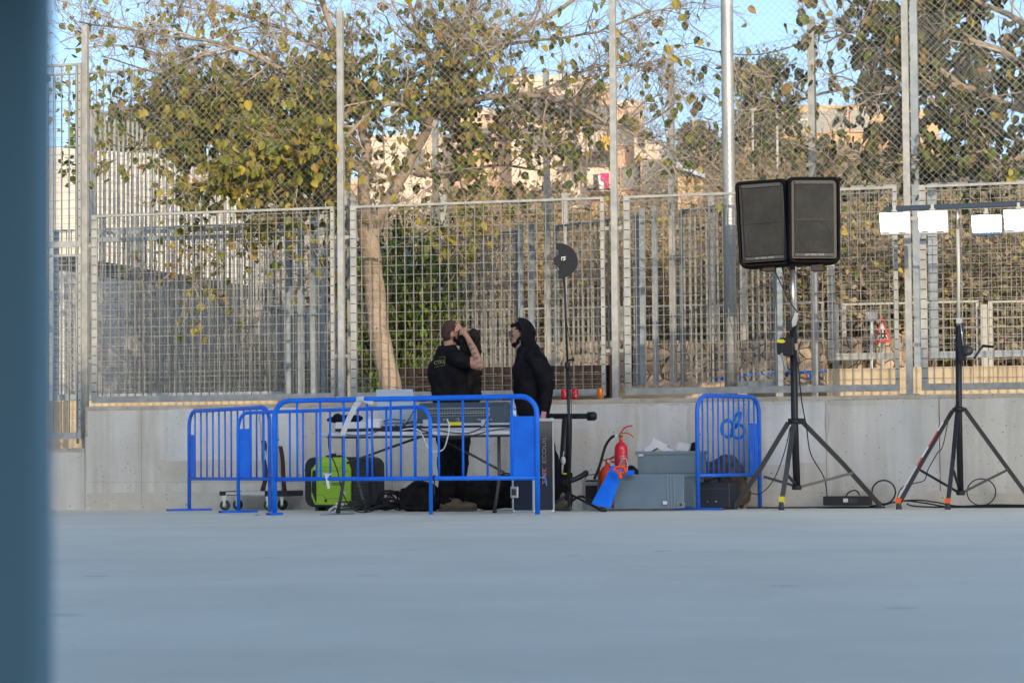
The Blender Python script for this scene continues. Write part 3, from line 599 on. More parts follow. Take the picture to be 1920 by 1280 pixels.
limbs = [
 (PV([(742, 900, v1), (735, 745, v1), (716, 650, v1), (702, 540, v1), (692, 450, v1), (688, 395, v1)]), .138, .112, 2),
 (PV([(690, 440, v1), (684, 395, v1), (681, 320, v1), (688, 280, v1 + .1), (662, 190, v1 + .2), (640, 110, v1 + .1), (600, -10, v1)]), .092, .03, 1),
 (PV([(698, 445, v1), (722, 385, v1), (752, 335, v1), (790, 262, v1), (818, 195, v1), (850, 135, v1), (868, 60, v1 + .1), (905, -40, v1 + .1)]), .080, .03, 1),
 (PV([(846, 142, v1), (805, 100, v1 - .2), (778, 40, v1 - .3), (755, -40, v1 - .3)]), .04, .018, 0),
 (PV([(815, 205, v1), (900, 185, v1 - .2), (990, 180, v1 - .3), (1080, 200, v1 - .4), (1150, 235, v1 - .5), (1240, 272, v1 - .4), (1320, 322, v1 - .3)]), .045, .010, 0),
 (PV([(820, 215, v1), (880, 260, v1 + .3), (990, 255, v1 + .6), (1090, 230, v1 + .7), (1190, 245, v1 + .8)]), .035, .01, 0),
 (PV([(838, 160, v1), (920, 90, v1 - .3), (1000, 50, v1 - .4), (1090, -10, v1 - .4)]), .045, .02, 0),
 (PV([(930, 85, v1 - .3), (1020, 75, v1 - .5), (1120, 60, v1 - .6), (1210, 25, v1 - .6), (1290, 10, v1 - .5)]), .022, .006, 0),
 (PV([(1000, 180, v1 - .3), (1100, 130, v1 - .5), (1200, 120, v1 - .5), (1320, 98, v1 - .5)]), .014, .004, 0),
 (PV([(800, 240, v1), (760, 200, v1 - .6), (710, 203, v1 - .9), (650, 255, v1 - 1.1), (600, 300, v1 - 1.15), (555, 335, v1 - 1.15), (528, 385, v1 - 1.15), (498, 388, v1 - 1.15)]), .03, .007, 0),
 (PV([(662, 190, v1 + .2), (560, 150, v1), (450, 92, v1 - .2), (310, 66, v1 - .3), (150, 42, v1 - .3)]), .042, .010, 0),
 (PV([(682, 320, v1), (600, 285, v1 + .2), (500, 258, v1 + .3), (380, 262, v1 + .2), (250, 268, v1)]), .05, .010, 0),
 (PV([(640, 110, v1 + .1), (540, 60, v1 + .3), (430, 18, v1 + .4), (320, -30, v1 + .4)]), .035, .010, 0),
 (PV([(600, 285, v1 + .2), (520, 330, v1), (430, 350, v1 - .1), (330, 345, v1 - .2)]), .03, .008, 0),
 (PV([(500, 258, v1 + .3), (420, 190, v1 + .3), (300, 140, v1 + .1), (190, 105, v1)]), .026, .007, 0),
 (PV([(690, 300, v1), (620, 210, v1 + .6), (520, 170, v1 + 1), (400, 200, v1 + 1.2)]), .04, .012, 0),
 (PV([(760, 320, v1), (850, 330, v1 + .6), (930, 310, v1 + .9), (1010, 320, v1 + 1)]), .035, .01, 0),
 (PV([(670, 240, v1 + .2), (740, 170, v1 + .7), (800, 110, v1 + .9), (870, 20, v1 + .9)]), .035, .012, 0),
 (PV([(450, 92, v1 - .2), (350, 110, v1 - .4), (230, 85, v1 - .5), (120, 95, v1 - .5)]), .016, .005, 0),
 (PV([(440, 350, v1 - .1), (400, 400, v1 - .2), (375, 450, v1 - .2), (372, 485, v1 - .2)]), .009, .004, 0),
 (PV([(860, 330, v1 + .2), (875, 390, v1 + .2), (868, 450, v1 + .2)]), .009, .004, 0),
]
make_tree('mulberry_tree', 'broad tree with forked tan trunk and olive leaves, left of the two men', limbs, dens1, (27, 40, 20, 9), ('lf1', 'lf2', 'lf3', 'lf4'), n1=10, n2=7, n3=5, ls=.106, base=on(735, 760, v1))
def dens2(p):
    x, y = proj(p); return (.5 if x < 1600 else 1.3 if x < 1700 else 2.2) * (1 if y < 330 else .5)
vr = 2.9
limbs2 = [
 (PV([(2030, 900, vr), (2020, 500, vr), (2000, 350, vr), (1980, 200, vr)]), .14, .1, 2),
 (PV([(1985, 260, vr), (1900, 300, vr), (1830, 330, vr - .3), (1760, 300, vr - .4), (1680, 310, vr - .5), (1600, 285, vr - .5), (1530, 330, vr - .5)]), .05, .01, 0),
 (PV([(1985, 230, vr), (1900, 200, vr + .2), (1800, 160, vr), (1700, 170, vr - .2), (1600, 165, vr - .3), (1480, 190, vr - .4), (1400, 205, vr - .4)]), .05, .008, 0),
 (PV([(1980, 200, vr), (1900, 110, vr), (1800, 70, vr), (1690, 50, vr - .2), (1600, 60, vr - .3), (1545, 80, vr - .3)]), .05, .01, 0),
 (PV([(1980, 200, vr), (1930, 60, vr), (1850, 10, vr), (1740, -20, vr)]), .05, .02, 0),
 (PV([(1985, 300, vr), (1880, 250, vr + .6), (1780, 230, vr + .7), (1690, 230, vr + .7)]), .04, .01, 0),
 (PV([(1985, 350, vr), (1900, 320, vr - .4), (1845, 285, vr - .6), (1800, 290, vr - .6)]), .025, .01, 0),
 (PV([(1980, 150, vr), (1880, 150, vr + .6), (1760, 110, vr + .7), (1660, 120, vr + .7)]), .04, .01, 0),
 (PV([(1800, 160, vr), (1740, 110, vr), (1700, 60, vr), (1710, 0, vr)]), .03, .012, 0)]
make_tree('broadleaf_tree', 'dark drooping leafed tree hanging in from the right edge above the floodlights', limbs2, dens2, (60, 27, 3, 10), ('lfd', 'lf1', 'lf3', 'lf4'), n1=8, n2=6, n3=4, ls=.125, base=on(2030, 800, vr), droop=1.3)

def make_bush(kind, h, r, ntw, nlf, mats, wts, ls, twm='twig_d', upright=.5):
    root = thing(kind[0], kind[1], kind[2], V((0, 0, 0)), 0, kind[3]); tw = MB(); lv = MB()
    for _ in range(ntw):
        a = random.random() * 6.28; d = V((math.cos(a) * (1 - upright), math.sin(a) * (1 - upright), random.uniform(.5, 1.3))); ln = h * random.uniform(.5, 1.05)
        st = V((math.cos(a), math.sin(a), 0)) * random.random() * r * .6; P = wob(st, d, ln, 6, .16); tw.tube(P, [lerp(.018, .004, k / 6) for k in range(7)], 3, cap=False)
        for _ in range(5):
            q = random.randrange(2, 7); P2 = wob(P[q], (P[q] - P[q - 1]).normalized() + rnd(.7), h * .25, 3, .3); tw.tube(P2, [.007, .005, .004, .003], 3, cap=False)
            for _ in range(max(1, nlf // (ntw * 5))):
                j = random.randrange(0, 4); leaf(lv, P2[j] + rnd(ls * .8), rnd(), ls * random.uniform(.6, 1.3), pick(wts))
    tw.build('stems', M[twm], root); lv.build('foliage', [M[x] for x in mats], root); return root
GB = 'dry bushes on the hillside'
bushA = [make_bush(('bush', 'dry brown bush with scattered golden leaves on the slope behind the fences', 'bush', GB), 3.2, .9, 60, 2600, ('lfb', 'lf4', 'lf3', 'lfo'), (52, 20, 11, 20), .075) for _ in range(3)]
bushB = [make_bush(('bush', 'dark olive thorny bush with few yellow leaves on the right slope', 'bush', 'dark bushes on the right slope'), 2.8, 1.1, 70, 3200, ('lfo', 'lf1', 'lf3', 'lfb'), (46, 10, 7, 35), .08, upright=.3) for _ in range(3)]
bushC = [make_bush(('bush', 'low orange brown dry grass clump on the slope', 'bush', 'dry grass clumps on the slope'), 1.6, .6, 90, 1400, ('lf4', 'lfb', 'lf3'), (60, 30, 10), .07, upright=.75)]
used = set()
def place(o, x, y, rz, s, z=None, label=None):
    c = o if o.name not in used else copy_tree(o); used.add(o.name)
    c.location = (x, y, ter(x, y) - .05 if z is None else z); c.rotation_euler = (0, 0, rz); c.scale = (s, s, s * random.uniform(.85, 1.15))
    if label: c['label'] = label
    return c
def ax(px, Y): return (px - 960) / 5000 * Y
def bush_to(o, px, Y, ytop, w=1.0):                 # a bush of the height that its place on the slope has room for
    x = ax(px, Y); z0 = ter(x, Y); h = atY(px, ytop, Y).z - z0
    if h < .35: return
    c = place(o, x, Y, random.random() * 6, 1.0); q = h / 3.0; ww = max(q, .45) * w * random.uniform(.9, 1.3); c.scale = (ww, ww, q)
for k in range(46):
    px = random.uniform(730, 1250); Y = random.choice((41, 43, 45, 48, 51, 56, 62, 70)); bush_to(random.choice(bushA), px, Y, random.uniform(375, 450))
for k in range(46):
    px = random.uniform(1535, 1990); Y = random.choice((40, 42, 45, 49, 54, 60, 68, 78)); bush_to(random.choice(bushB), px, Y, random.uniform(300, 400))
for k in range(34):
    px = random.uniform(1255, 1700); Y = random.choice((82, 92, 104, 116, 128)); bush_to(random.choice(bushA + bushB[:1]), px, Y, random.uniform(255, 345), 1.6)
for k in range(10):
    px = random.uniform(1270, 1540); Y = random.choice((66, 74)); bush_to(random.choice(bushA + bushB[:1]), px, Y, random.uniform(340, 430), 1.2)
for k in range(16):
    px = random.uniform(1150, 1500); Y = random.uniform(40, 62); place(bushC[0], ax(px, Y), Y, random.random() * 6, random.uniform(.4, .9))
for k in range(12):
    px = random.uniform(600, 1240); Y = random.uniform(88, 104); bush_to(random.choice(bushA), px, Y, random.uniform(370, 420), 1.3)
bg_ = make_bush(('shrub', 'tall bright green feathery shrub just right of the forked tree trunk', 'shrub', None), 3.1, .45, 50, 5200, ('lfg', 'lf1', 'lfd'), (45, 30, 25), .10, upright=.75)
place(bg_, ax(745, 34.0), 34.0, 0, 1.0, z=.5); bg_.scale = (.5, .5, 1.02)
c = copy_tree(bg_); c.location = (ax(790, 34.8), 34.8, .8); c.scale = (.42, .42, .85); c['label'] = 'darker green shrub partly hidden between the bright shrub and the brown bushes'
for px, Y, s_, lb in ((1420, 44, .5, 'low green shrub behind the thick lamp post'), (1475, 45, .45, 'low green shrub seen under the two loudspeakers'), (1760, 44, .6, 'green shrub behind the floodlight mast winch'), (1850, 45, .6, 'green shrub at the right beyond the pale far fence')):
    c = copy_tree(bg_); c.location = (ax(px, Y), Y, ter(ax(px, Y), Y)); c.scale = (s_ * .9, s_ * .6, s_ * .9); c['label'] = lb
# distant trees
def far_tree(name, label, px, ybase, ytop, Y, wpx, mats, wts, n, ls, lobes, group=None):
    b_ = atY(px, ybase, Y); tp = atY(px, ytop, Y); hh = tp.z - b_.z; r = wpx / 2 / FOC * Y; root = thing(name, label, 'tree', b_, 0, group); tr = MB(); lv = MB(); tw = MB()
    tr.tube(wob(b_ - V((0, 0, 1)), V((.05, 0, 1)), hh * .7, 6, .07), [.22, .18, .15, .12, .09, .06, .04], 8)
    for _ in range(lobes):
        a = random.random() * 6.28; q = random.random() ** .6; c0 = b_ + V((math.cos(a) * r * q * .75, math.sin(a) * r * q * .75, hh * random.uniform(.35, .9)))
        tw.tube([b_ + V((0, 0, hh * random.uniform(.2, .4))), (b_ + c0) / 2 + V((0, 0, hh * .15)), c0], [.09, .05, .02], 5)
        rr = r * random.uniform(.22, .42)
        for _ in range(n // lobes):
            p = c0 + V((random.gauss(0, 1), random.gauss(0, 1), random.gauss(0, .9))) * rr * .55; leaf(lv, p, rnd() + V((0, 0, -.5)), ls * random.uniform(.6, 1.4), pick(wts))
    tr.build('trunk', M['bark'], root); tw.build('limbs', M['twig_d'], root); lv.build('foliage', [M[x] for x in mats], root); return root
far_tree('eucalyptus_tree', 'tall airy grey green tree right of the lamp post top', 1425, 330, 100, 118, 150, ('lfe', 'lf2'), (75, 25), 5200, .16, 16)
far_tree('olive_tree', 'hazy grey green tree directly left of the lamp post', 1310, 360, 225, 104, 100, ('lfe', 'lfb'), (70, 30), 3600, .16, 14)
far_tree('olive_tree', 'brownish green bushy tree below the far tan house', 1490, 350, 262, 108, 130, ('lfe', 'lf4', 'lf2'), (50, 25, 25), 4200, .16, 14)
far_tree('pine_tree', 'yellow green tree top above the pale building at far left', 245, 420, 205, 66, 270, ('lf1', 'lfg', 'lf2'), (40, 20, 40), 6000, .17, 20)
far_tree('olive_tree', 'dull brown leafed tree in front of the pink apartments', 1010, 440, 352, 84, 130, ('lfb', 'lf4', 'lfe'), (40, 30, 30), 3200, .13, 12)
far_tree('olive_tree', 'sparse brown tree under the laundry on the pink block', 870, 440, 350, 82, 120, ('lfb', 'lf4', 'lf2'), (40, 30, 30), 2600, .13, 12)
for x, y0, y1, Y in ((1411, 205, 320, 100), (1457, 212, 318, 100), (1513, 225, 300, 102)):
    a = atY(x, y1, Y); b_ = atY(x, y0, Y); c = MB(); c.tube([a - V((0, 0, 2)), b_], .045, 6); c.box(b_, (.5, .1, .06)); k = c.build('utility_pole', M['galv_w'], loc=a)
    tag(k, {1411: 'thin white pole just right of the lamp post, leftmost of three on the hill', 1457: 'thin white pole on the hill, middle of three', 1513: 'thin white pole on the hill left of the far square fence post, rightmost of three'}[x], 'pole', 'white poles on the hill')

# ================================================================== EQUIPMENT
def G(px, v, z=0.0):                                # point standing at height z in column px on plane v
    p = on(px, 950, v); return V((p.x, p.y, z))
def pt(x, y, v): return on(x, y, v)
def arc(c, r, a0, a1, ex, ey, n=6): return [c + ex * (r * math.cos(lerp(a0, a1, k / n))) + ey * (r * math.sin(lerp(a0, a1, k / n))) for k in range(n + 1)]
Z = V((0, 0, 1))
def barrier(label, A, B, h, nb, plate, pw_=.24, rt=.021, rb=.011, m_='blue', rail=.34, foot=.5, ptop=.88, feet=(1, 1), rr=.16, writing=False):
    d = (B - A); ln = d.length; d.normalize(); nn = V((-d.y, d.x, 0)); root = thing('crowd_barrier', label, 'barrier', A, math.atan2(d.y, d.x), 'blue steel crowd barriers')
    pts = [A + Z * .01, A + Z * (h - rr)] + arc(A + d * rr + Z * (h - rr), rr, math.pi, math.pi / 2, d, Z)[1:] + arc(B - d * rr + Z * (h - rr), rr, math.pi / 2, 0, d, Z) + [B + Z * .01]
    c = MB(); c.tube(pts, rt, 14); c.build('frame_tube', M[m_], root)
    c = MB(); c.tube([A + Z * rail, B + Z * rail], rt * .85, 12); c.build('lower_rail', M[m_], root)
    for k in range(nb):
        t_ = (k + 1) / (nb + 1); p = A + d * ln * t_; s_ = min(t_, 1 - t_) * ln; zt = h - rt if s_ > rr else h - rr + math.sqrt(max(0, rr * rr - (rr - s_) ** 2)) - rt
        c = MB(); c.tube([p + Z * rail, p + Z * zt], rb, 8); c.build('bar', M[m_], root)
    if plate:
        P = A + d * .02 if plate < 0 else B - d * (pw_ + .02); c = MB(); c.box(P + d * pw_ / 2 + Z * (rail + ptop) / 2, (pw_, .005, ptop - rail), Matrix.Rotation(math.atan2(d.y, d.x), 3, 'Z')); o = c.build('plate', M[m_], root, bevel=.002)
        if writing:
            for k in range(13): 
                c = MB(); c.box(P + d * pw_ * .45 + nn * -.004 + Z * (ptop - .06 - k * .036), (.05 - .02 * (k % 3 == 1), .002, .012), Matrix.Rotation(math.atan2(d.y, d.x), 3, 'Z')); 
                if k == 0: W_ = MB()
                W_.add(c.v, c.f)
            W_.build('faded_lettering', M['blue_w'], o)
    for fl, p in ((feet[0], A), (feet[1], B)):
        if fl:
            c = MB(); c.box(p + Z * .014, (.055, foot, .022), Matrix.Rotation(math.atan2(d.y, d.x), 3, 'Z')); fo = c.build('foot', M[m_], root, bevel=.003)
            c = MB(); c.box(p + Z * .014 - nn * (foot / 2 + .001), (.045, .004, .016), Matrix.Rotation(math.atan2(d.y, d.x), 3, 'Z')); c.build('end_hole', M['notch'], fo)
    for z in (h * .66,):
        c = MB(); c.tube([A + Z * z, A + d * .05 + Z * z], .009, 6); c.build('hook', M[m_], root)
    return root
bA, bB = gz(515, 965.5), gz(1008, 966)
bar3 = barrier('longest blue barrier in front of the folding table, white tape tied round its top', bA, bB, 1.08, 10, 1, pw_=.25, foot=.24, feet=(1, 0), rt=.024, ptop=.9)
barrier('blue barrier behind the long one, solid plate at its left end, ends beside the man', gz(447, 961), gz(808, 966), 1.0, 13, -1, pw_=.20, rt=.018, rb=.010, foot=.45, feet=(1, 0), ptop=.84)
barrier('leftmost blue barrier turned nearly end on, its foot flat on the floor by the wall', gz(355, 957.5), gz(506, 961.5), 1.05, 12, -1, pw_=.14, foot=.5, feet=(1, 0), m_='blue_w', rt=.02, rb=.009, ptop=.8)
barrier('blue barrier standing alone at right beside the speaker stand', gz(1309, 956), gz(1425, 952.5), 1.13, 11, 1, pw_=.16, foot=.58, feet=(1, 0), m_='blue_w', rt=.022, rb=.009, ptop=.86, writing=True)
# tape
dB = (bB - bA).normalized()
def onb(px, z): 
    t_ = (px - 515) / (1008 - 515); return bA.lerp(bB, t_) + Z * z
c = MB(); p = onb(683, 1.08); 
for i in range(3): q = p + dB * (i - 1) * .022; c.lathe(q, [(.028, -.016), (.030, -.01), (.030, .01), (.028, .016)], 12, R=Matrix((Z, dB.cross(Z), dB)).transposed())
def rib(mb, P, w_, up=Z, off=V((0, -.02, 0))):
    for a, b_ in zip(P, P[1:]):
        s_ = (b_ - a).cross(V((0, 1, 0))).normalized() * w_ / 2; mb.ext([a - s_ + off, b_ - s_ + off, b_ + s_ + off, a + s_ + off], (0, .003, 0))
rib(c, [p, p - dB * .06 - Z * .06, p - dB * .13 - Z * .18, p - dB * .20 - Z * .33], .05); rib(c, [p + dB * .03, p + dB * .07 - Z * .025, p + dB * .13 - Z * .035], .035)
tag(c.build('tape', M['offw'], loc=p), 'strip of white tape tied on the long barrier with its end hanging down', 'tape')
c = MB(); p = onb(617, .37); c.lathe(p, [(.022, -.012), (.026, 0), (.022, .012)], 10, R=Matrix((Z, dB.cross(Z), dB)).transposed()); rib(c, [p, p - Z * .07 + dB * .01, p - Z * .12 + dB * .02], .028); rib(c, [p, p + Z * .03 - dB * .03], .012); rib(c, [p, p + Z * .02 + dB * .05], .012)
tag(c.build('rag', M['offw'], loc=p), 'small white rag knotted on the lower rail in front of the green generator', 'rag')
c = MB(); p = onb(820, .345); c.lathe(p, [(.024, -.012), (.027, 0), (.024, .012)], 10, R=Matrix((Z, dB.cross(Z), dB)).transposed()); rib(c, [p, p - Z * .16], .012)
tag(c.build('strap', M['black'], loc=p), 'thin black strap tied on the lower barrier rail near the boots', 'strap')

# folding table
VT = -2.45
tb = thing('folding_table', 'white topped folding table loaded with sound gear behind the long barrier', 'table', G(780, VT), -TH)
u0, u1 = uz(602, 812, VT)[0], uz(985, 806, VT)[0]; zt = uz(800, 808, VT)[1]
c = MB(); c.wb(u0, u1, VT, VT + .74, zt - .042, zt); c.build('tabletop', M['offw'], tb, bevel=.012)
c = MB(); c.wb(u0 + .05, u1 - .05, VT + .02, VT + .72, zt - .055, zt - .043); c.build('apron', M['notch'], tb)
def leg(x0, x1, v, dx):
    c = MB(); a = uz(x0, 900, v)[0]; b_ = uz(x1, 900, v)[0]; c.tube([W(a, v, zt - .05), W(a, v, .32), W(lerp(a, b_, .5), v, .16), W(b_, v, .03)], .016, 10); o = c.build('leg', M['greym'], tb)
    c = MB(); c.lathe(W(b_, v, 0), [(.021, 0), (.021, .045)], 10); c.build('foot_cap', M['black'], o)
leg(644, 634, VT + .08, 0); leg(671, 686, VT + .64, 0); leg(936, 927, VT + .08, 0); leg(966, 976, VT + .64, 0)
for q in ([(650, 868, VT + .1), (790, 818, VT + .35)], [(945, 885, VT + .1), (820, 818, VT + .35)], [(655, 866, VT + .6), (690, 858, VT + .62)]):
    c = MB(); c.tube([on(*a) for a in q], .012, 8); c.build('brace', M['greym'], tb)
c = MB(); 
for yy in (941, 948, 954): c.tube([on(640, yy, VT + .1), on(684, yy - 3, VT + .62)], .009, 6)
c.build('crossbar', M['greym'], tb)

# laptop seen from behind
lt = thing('laptop', 'open silver blue laptop seen from the back on the table', 'laptop', pt(743, 800, VT + .4), -TH)
sx0, sx1 = uz(709, 770, VT + .35)[0], uz(778, 770, VT + .35)[0]; z0 = zt + .09; z1 = uz(745, 730, VT + .35)[1]
c = MB(); c.ext([W(sx0, VT + .35, z0), W(sx1, VT + .35, z0), W(sx1, VT + .28, z1), W(sx0, VT + .28, z1)], EV * .012); c.build('screen_lid', M['lapt'], lt, bevel=.005)
c = MB(); c.wb(sx0, sx1, VT + .37, VT + .60, z0 - .01, z0 + .01); c.build('base', M['lapt'], lt, bevel=.003)
c = MB(); c.wb(sx0 + .03, sx1 - .03, VT + .38, VT + .58, zt, z0 - .011); c.build('riser', M['white'], lt)
# mixer on its case tray
mx0, mx1 = uz(783, 790, VT + .1)[0], uz(948, 790, VT + .1)[0]
fcv = VT + .06
tr_ = thing('case_tray', 'silver edged case tray under the mixing desk with a yellow label', 'case', W(mx0, fcv, zt), -TH)
ct0, ct1 = uz(780, 800, fcv)[0], uz(957, 800, fcv)[0]
c = MB(); c.wb(ct0, ct1, fcv, fcv + .6, zt + .002, zt + .030); c.wb(ct0, ct1, fcv, fcv + .6, zt + .052, zt + .075); c.build('aluminium_edge', M['alu'], tr_, bevel=.003)
c = MB(); c.wb(ct0 + .004, ct1 - .004, fcv + .006, fcv + .59, zt + .030, zt + .052); c.build('side_panel', M['blackm'], tr_)
c = MB(); c.pb(840, 865, 791, 797, fcv - .004, fcv + .005); c.build('label', M['yel'], tr_)
for x in (793, 902): c = MB(); c.pb(x, x + 14, 786, 799, fcv - .008, fcv - .002); c.build('latch', M['alu'], tr_)
zx = zt + .076
mxr = thing('mixing_desk', 'dark grey mixing desk with two rows of rear sockets on the table', 'mixing desk', W(mx0, fcv, zx), -TH)
c = MB(); zz = .20
prof = [(0.02, 0), (0.02, .155), (.12, zz), (.16, zz), (.56, .05), (.56, 0)]
c.ext([W(mx0, fcv + a, zx + b_) for a, b_ in prof], EU * (mx1 - mx0)); c.build('body', M['mixer'], mxr, bevel=.004)
for k in range(2):
    c = MB(); z = zx + .125 - k * .045; c.wb(mx0 + .1, mx1 - .15, fcv + .010, fcv + .022, z - .014, z + .020); st_ = c.build('socket_strip', M['panelg'], mxr); c = MB()
    for i in range(24):
        uu = lerp(mx0 + .12, mx1 - .17, i / 23); c.lathe(W(uu, fcv + .009, z + .002), [(.0115, -.001), (.0115, .006)], 12, R=RW @ Matrix.Rotation(R_(90), 3, 'X'))
    c.build('sockets', M['notch'], st_)
c = MB(); c.wb(lerp(mx0, mx1, .45), lerp(mx0, mx1, .45) + .028, fcv + .012, fcv + .021, zx + .015, zx + .045); c.build('power_inlet', M['panelg'], mxr)
c = MB(); c.wb(lerp(mx0, mx1, .453), lerp(mx0, mx1, .453) + .018, fcv + .008, fcv + .013, zx + .02, zx + .038); c.build('inlet_hole', M['notch'], mxr)
text('printed_marks', 'MIC  LINE  1 - 24', mxr, M['offw'], W(mx1 - .2, fcv + .016, zx + .03), EU, Z, .02); text('printed_name', '____ 2', mxr, M['offw'], W(lerp(mx0, mx1, .27), fcv + .016, zx + .03), EU, Z, .03)
c = MB(); c.wb(mx1 - .13, mx1 + .002, fcv + .2, fcv + .5, zx + .0, zx + .05); c.build('side_panel', M['dkblue'], mxr)
# small things on the table
def small(name, label, cat, mbf, m_, loc, group=None, bevel=0):
    c = MB(); mbf(c); o = c.build(name, m_, loc=loc, bevel=bevel); return tag(o, label, cat, group)
small('box', 'white flat box under the crumpled black cloth at the left end of the table', 'box', lambda c: c.pb(629, 695, 791, 806, VT + .15, VT + .4), M['white'], on(660, 806, VT + .15), bevel=.004)
small('power_supply', 'white power supply block left of the laptop', 'power supply', lambda c: c.pb(689, 712, 785, 802, VT + .1, VT + .22), M['white'], on(700, 806, VT + .1), bevel=.006)
small('rack_unit', 'flat black device lying under the white box on the table', 'device', lambda c: (c.pb(628, 708, 803, 808, VT + .1, VT + .42), c.pb(712, 775, 798, 807, VT + .14, VT + .4)), M['blackm'], on(700, 808, VT + .1), bevel=.003)
cl = MB()
for (x, y, rx, rz) in ((640, 786, .10, .055), (626, 787, .07, .035), (655, 784, .09, .05), (670, 783, .07, .035), (633, 782, .05, .05), (668, 787, .06, .03)): cl.ell(on(x, y, VT + .22), (rx * .8, .08, rz * .8), RW @ Matrix.Rotation(random.uniform(-.4, .4), 3, 'Y'), 10, 7)
cl.tube([on(630, 788, VT + .22), on(613, 787, VT + .2)], [.025, .012], 8)
tag(cl.build('cloth', M['cloth_k'], loc=on(645, 792, VT + .22)), 'crumpled black cloth lying on the white box at the left end of the table', 'cloth')
wb_ = thing('water_bottle', 'clear water bottle with blue label standing right of the mixing desk', 'bottle', W(uz(962, 790, VT + .3)[0], VT + .3, zt))
bu = uz(961.5, 790, VT + .3)[0]; c = MB(); c.lathe(W(bu, VT + .3, zt), [(.032, 0), (.034, .02), (.031, .06), (.034, .1), (.034, .22), (.03, .25), (.014, .28), (.013, .3)], 16); gm = bpy.data.materials.new('clear_plastic'); gm.use_nodes = True; gb = gm.node_tree.nodes['Principled BSDF']; gb.inputs['Transmission Weight'].default_value = .85; gb.inputs['Roughness'].default_value = .12; gb.inputs['IOR'].default_value = 1.2; gb.inputs['Base Color'].default_value = (.85, .93, 1, 1); c.build('bottle_body', gm, wb_)
c = MB(); c.lathe(W(bu, VT + .3, zt), [(.0352, .12), (.0352, .2)], 16); c.build('label', mat('label_blue', (.10, .42, .80), .5, col2=(.6, .75, .9), scale=22, lo=.5, hi=.55), wb_); c = MB(); c.lathe(W(bu, VT + .3, zt), [(.016, .298), (.016, .325)], 12); c.build('cap', M['white'], wb_)
def cable(pts, r=.005, m_='black', sub=5, name='cable', label=None, group=None, cat='cable', add=None):
    P = smooth_path([V(p) for p in pts], sub); c = add or MB(); c.tube(P, r, 6)
    if add: return c
    o = c.build(name, M[m_], loc=P[0]); return tag(o, label, cat, group)
v = VT - .01
cable(PV([(712, 806, v), (690, 814, v), (665, 816, v), (645, 813, v), (630, 806, v)]), .004, label='thin black cable sagging along the front edge of the table under the cloth')
c = MB(); 
for q in ([(745, 800, v), (762, 795, v + .1), (770, 790, v + .1), (785, 795, v + .1), (792, 800, v)], [(740, 796, v + .1), (760, 803, v), (775, 800, v), (790, 806, v), (810, 812, v)], [(762, 793, v + .2), (770, 780, v + .2), (778, 765, v + .2)], [(750, 790, v + .1), (765, 800, v), (778, 794, v), (786, 785, v + .05)], [(735, 802, v), (755, 800, v), (790, 804, v)], [(782, 800, v), (792, 812, v), (803, 810, v), (812, 800, v)], [(820, 806, v), (850, 811, v), (880, 811, v), (905, 800, v), (912, 788, v)], [(800, 812, v), (840, 822, v), (880, 818, v), (915, 808, v), (955, 802, v)], [(718, 790, v + .1), (735, 786, v + .1), (760, 788, v + .1)]): cable(PV(q), random.uniform(.004, .006), add=c)
tag(c.build('cable_tangle', M['black'], loc=on(765, 800, v)), 'tangle of thin black cables between laptop and mixing desk', 'cables')
P = smooth_path(PV([(752, 806, v), (770, 803, v - .01), (785, 806, v - .02), (793, 818, v - .03), (800, 835, v - .03), (812, 846, v - .03), (830, 843, v - .03), (838, 825, v - .03), (842, 800, v - .03), (838, 785, v - .02)])); c = MB(); c.tube(P, [.006 + .0014 * (i % 2) for i in range(len(P))], 8)
tag(c.build('hose', M['white'], loc=P[0]), 'white corrugated cable sleeve looping below the table edge', 'sleeve')
cable(PV([(620, 806, VT - .01), (616, 820, VT), (618, 845, VT), (632, 880, VT + .1), (645, 930, VT + .2), (668, 958, VT + .3), (700, 958, VT + .4)]), .006, label='black cable dropping from the left end of the table past the generator')
cable(PV([(699, 818, VT + .6), (700, 850, VT + .7), (704, 900, VT + .9), (712, 940, VT + 1.1), (730, 955, -1)]), .0045, label='thin black cable hanging straight down behind the table')

# generator
VG = -.95
ge = thing('generator', 'lime green portable generator with black rounded carrying frame under the table', 'generator', G(635, VG), -TH)
def rr_poly(x0, x1, y0, y1, r, v, cut=None):
    a0, zt_ = uz(x0, y0, v); a1, zb_ = uz(x1, y1, v); pts = []
    for cx_, cz, s in ((a0 + r, zb_ + r, 180), (a1 - r, zb_ + r, 270), (a1 - r, zt_ - r, 0), (a0 + r, zt_ - r, 90)):
        for k in range(7): a = R_(s + 15 * k); pts.append(W(cx_ + r * math.cos(a), v, cz + r * math.sin(a)))
    return pts
c = MB(); c.ext(rr_poly(571, 697, 857, 950, .10, VG + .02), EV * .42); c.build('black_shell', M['black'], ge, bevel=.012)
c = MB(); c.ext([on(x, y, VG) for x, y in ((583, 905), (583, 880), (594, 866), (594, 857), (647, 857), (652, 862), (658, 880), (658, 938), (650, 946), (590, 946), (583, 930))], EV * .05); lm = c.build('green_cowl', M['lime'], ge, bevel=.01)
c = MB(); c.ext([on(x, y, VG - .004) for x, y in ((586, 882), (593, 880), (593, 944), (584, 920))], EV * .01); c.build('handle_slot', M['black'], lm)
c = MB(); 
for q in ([(600, 876), (647, 876)], [(597, 882), (652, 882)], [(594, 927), (605, 928), (610, 934), (655, 934)]):
    for a, b_ in zip(q, q[1:]): c.beam(on(*a, VG - .001), on(*b_, VG - .001), .004, .003)
c.build('seam', M['notch'], lm); c = MB(); c.lathe(on(611, 938, VG + .0), [(.016, -.004), (.016, .008)], 14, R=RW @ Matrix.Rotation(R_(90), 3, 'X')); c.build('drain_cap', M['notch'], lm)
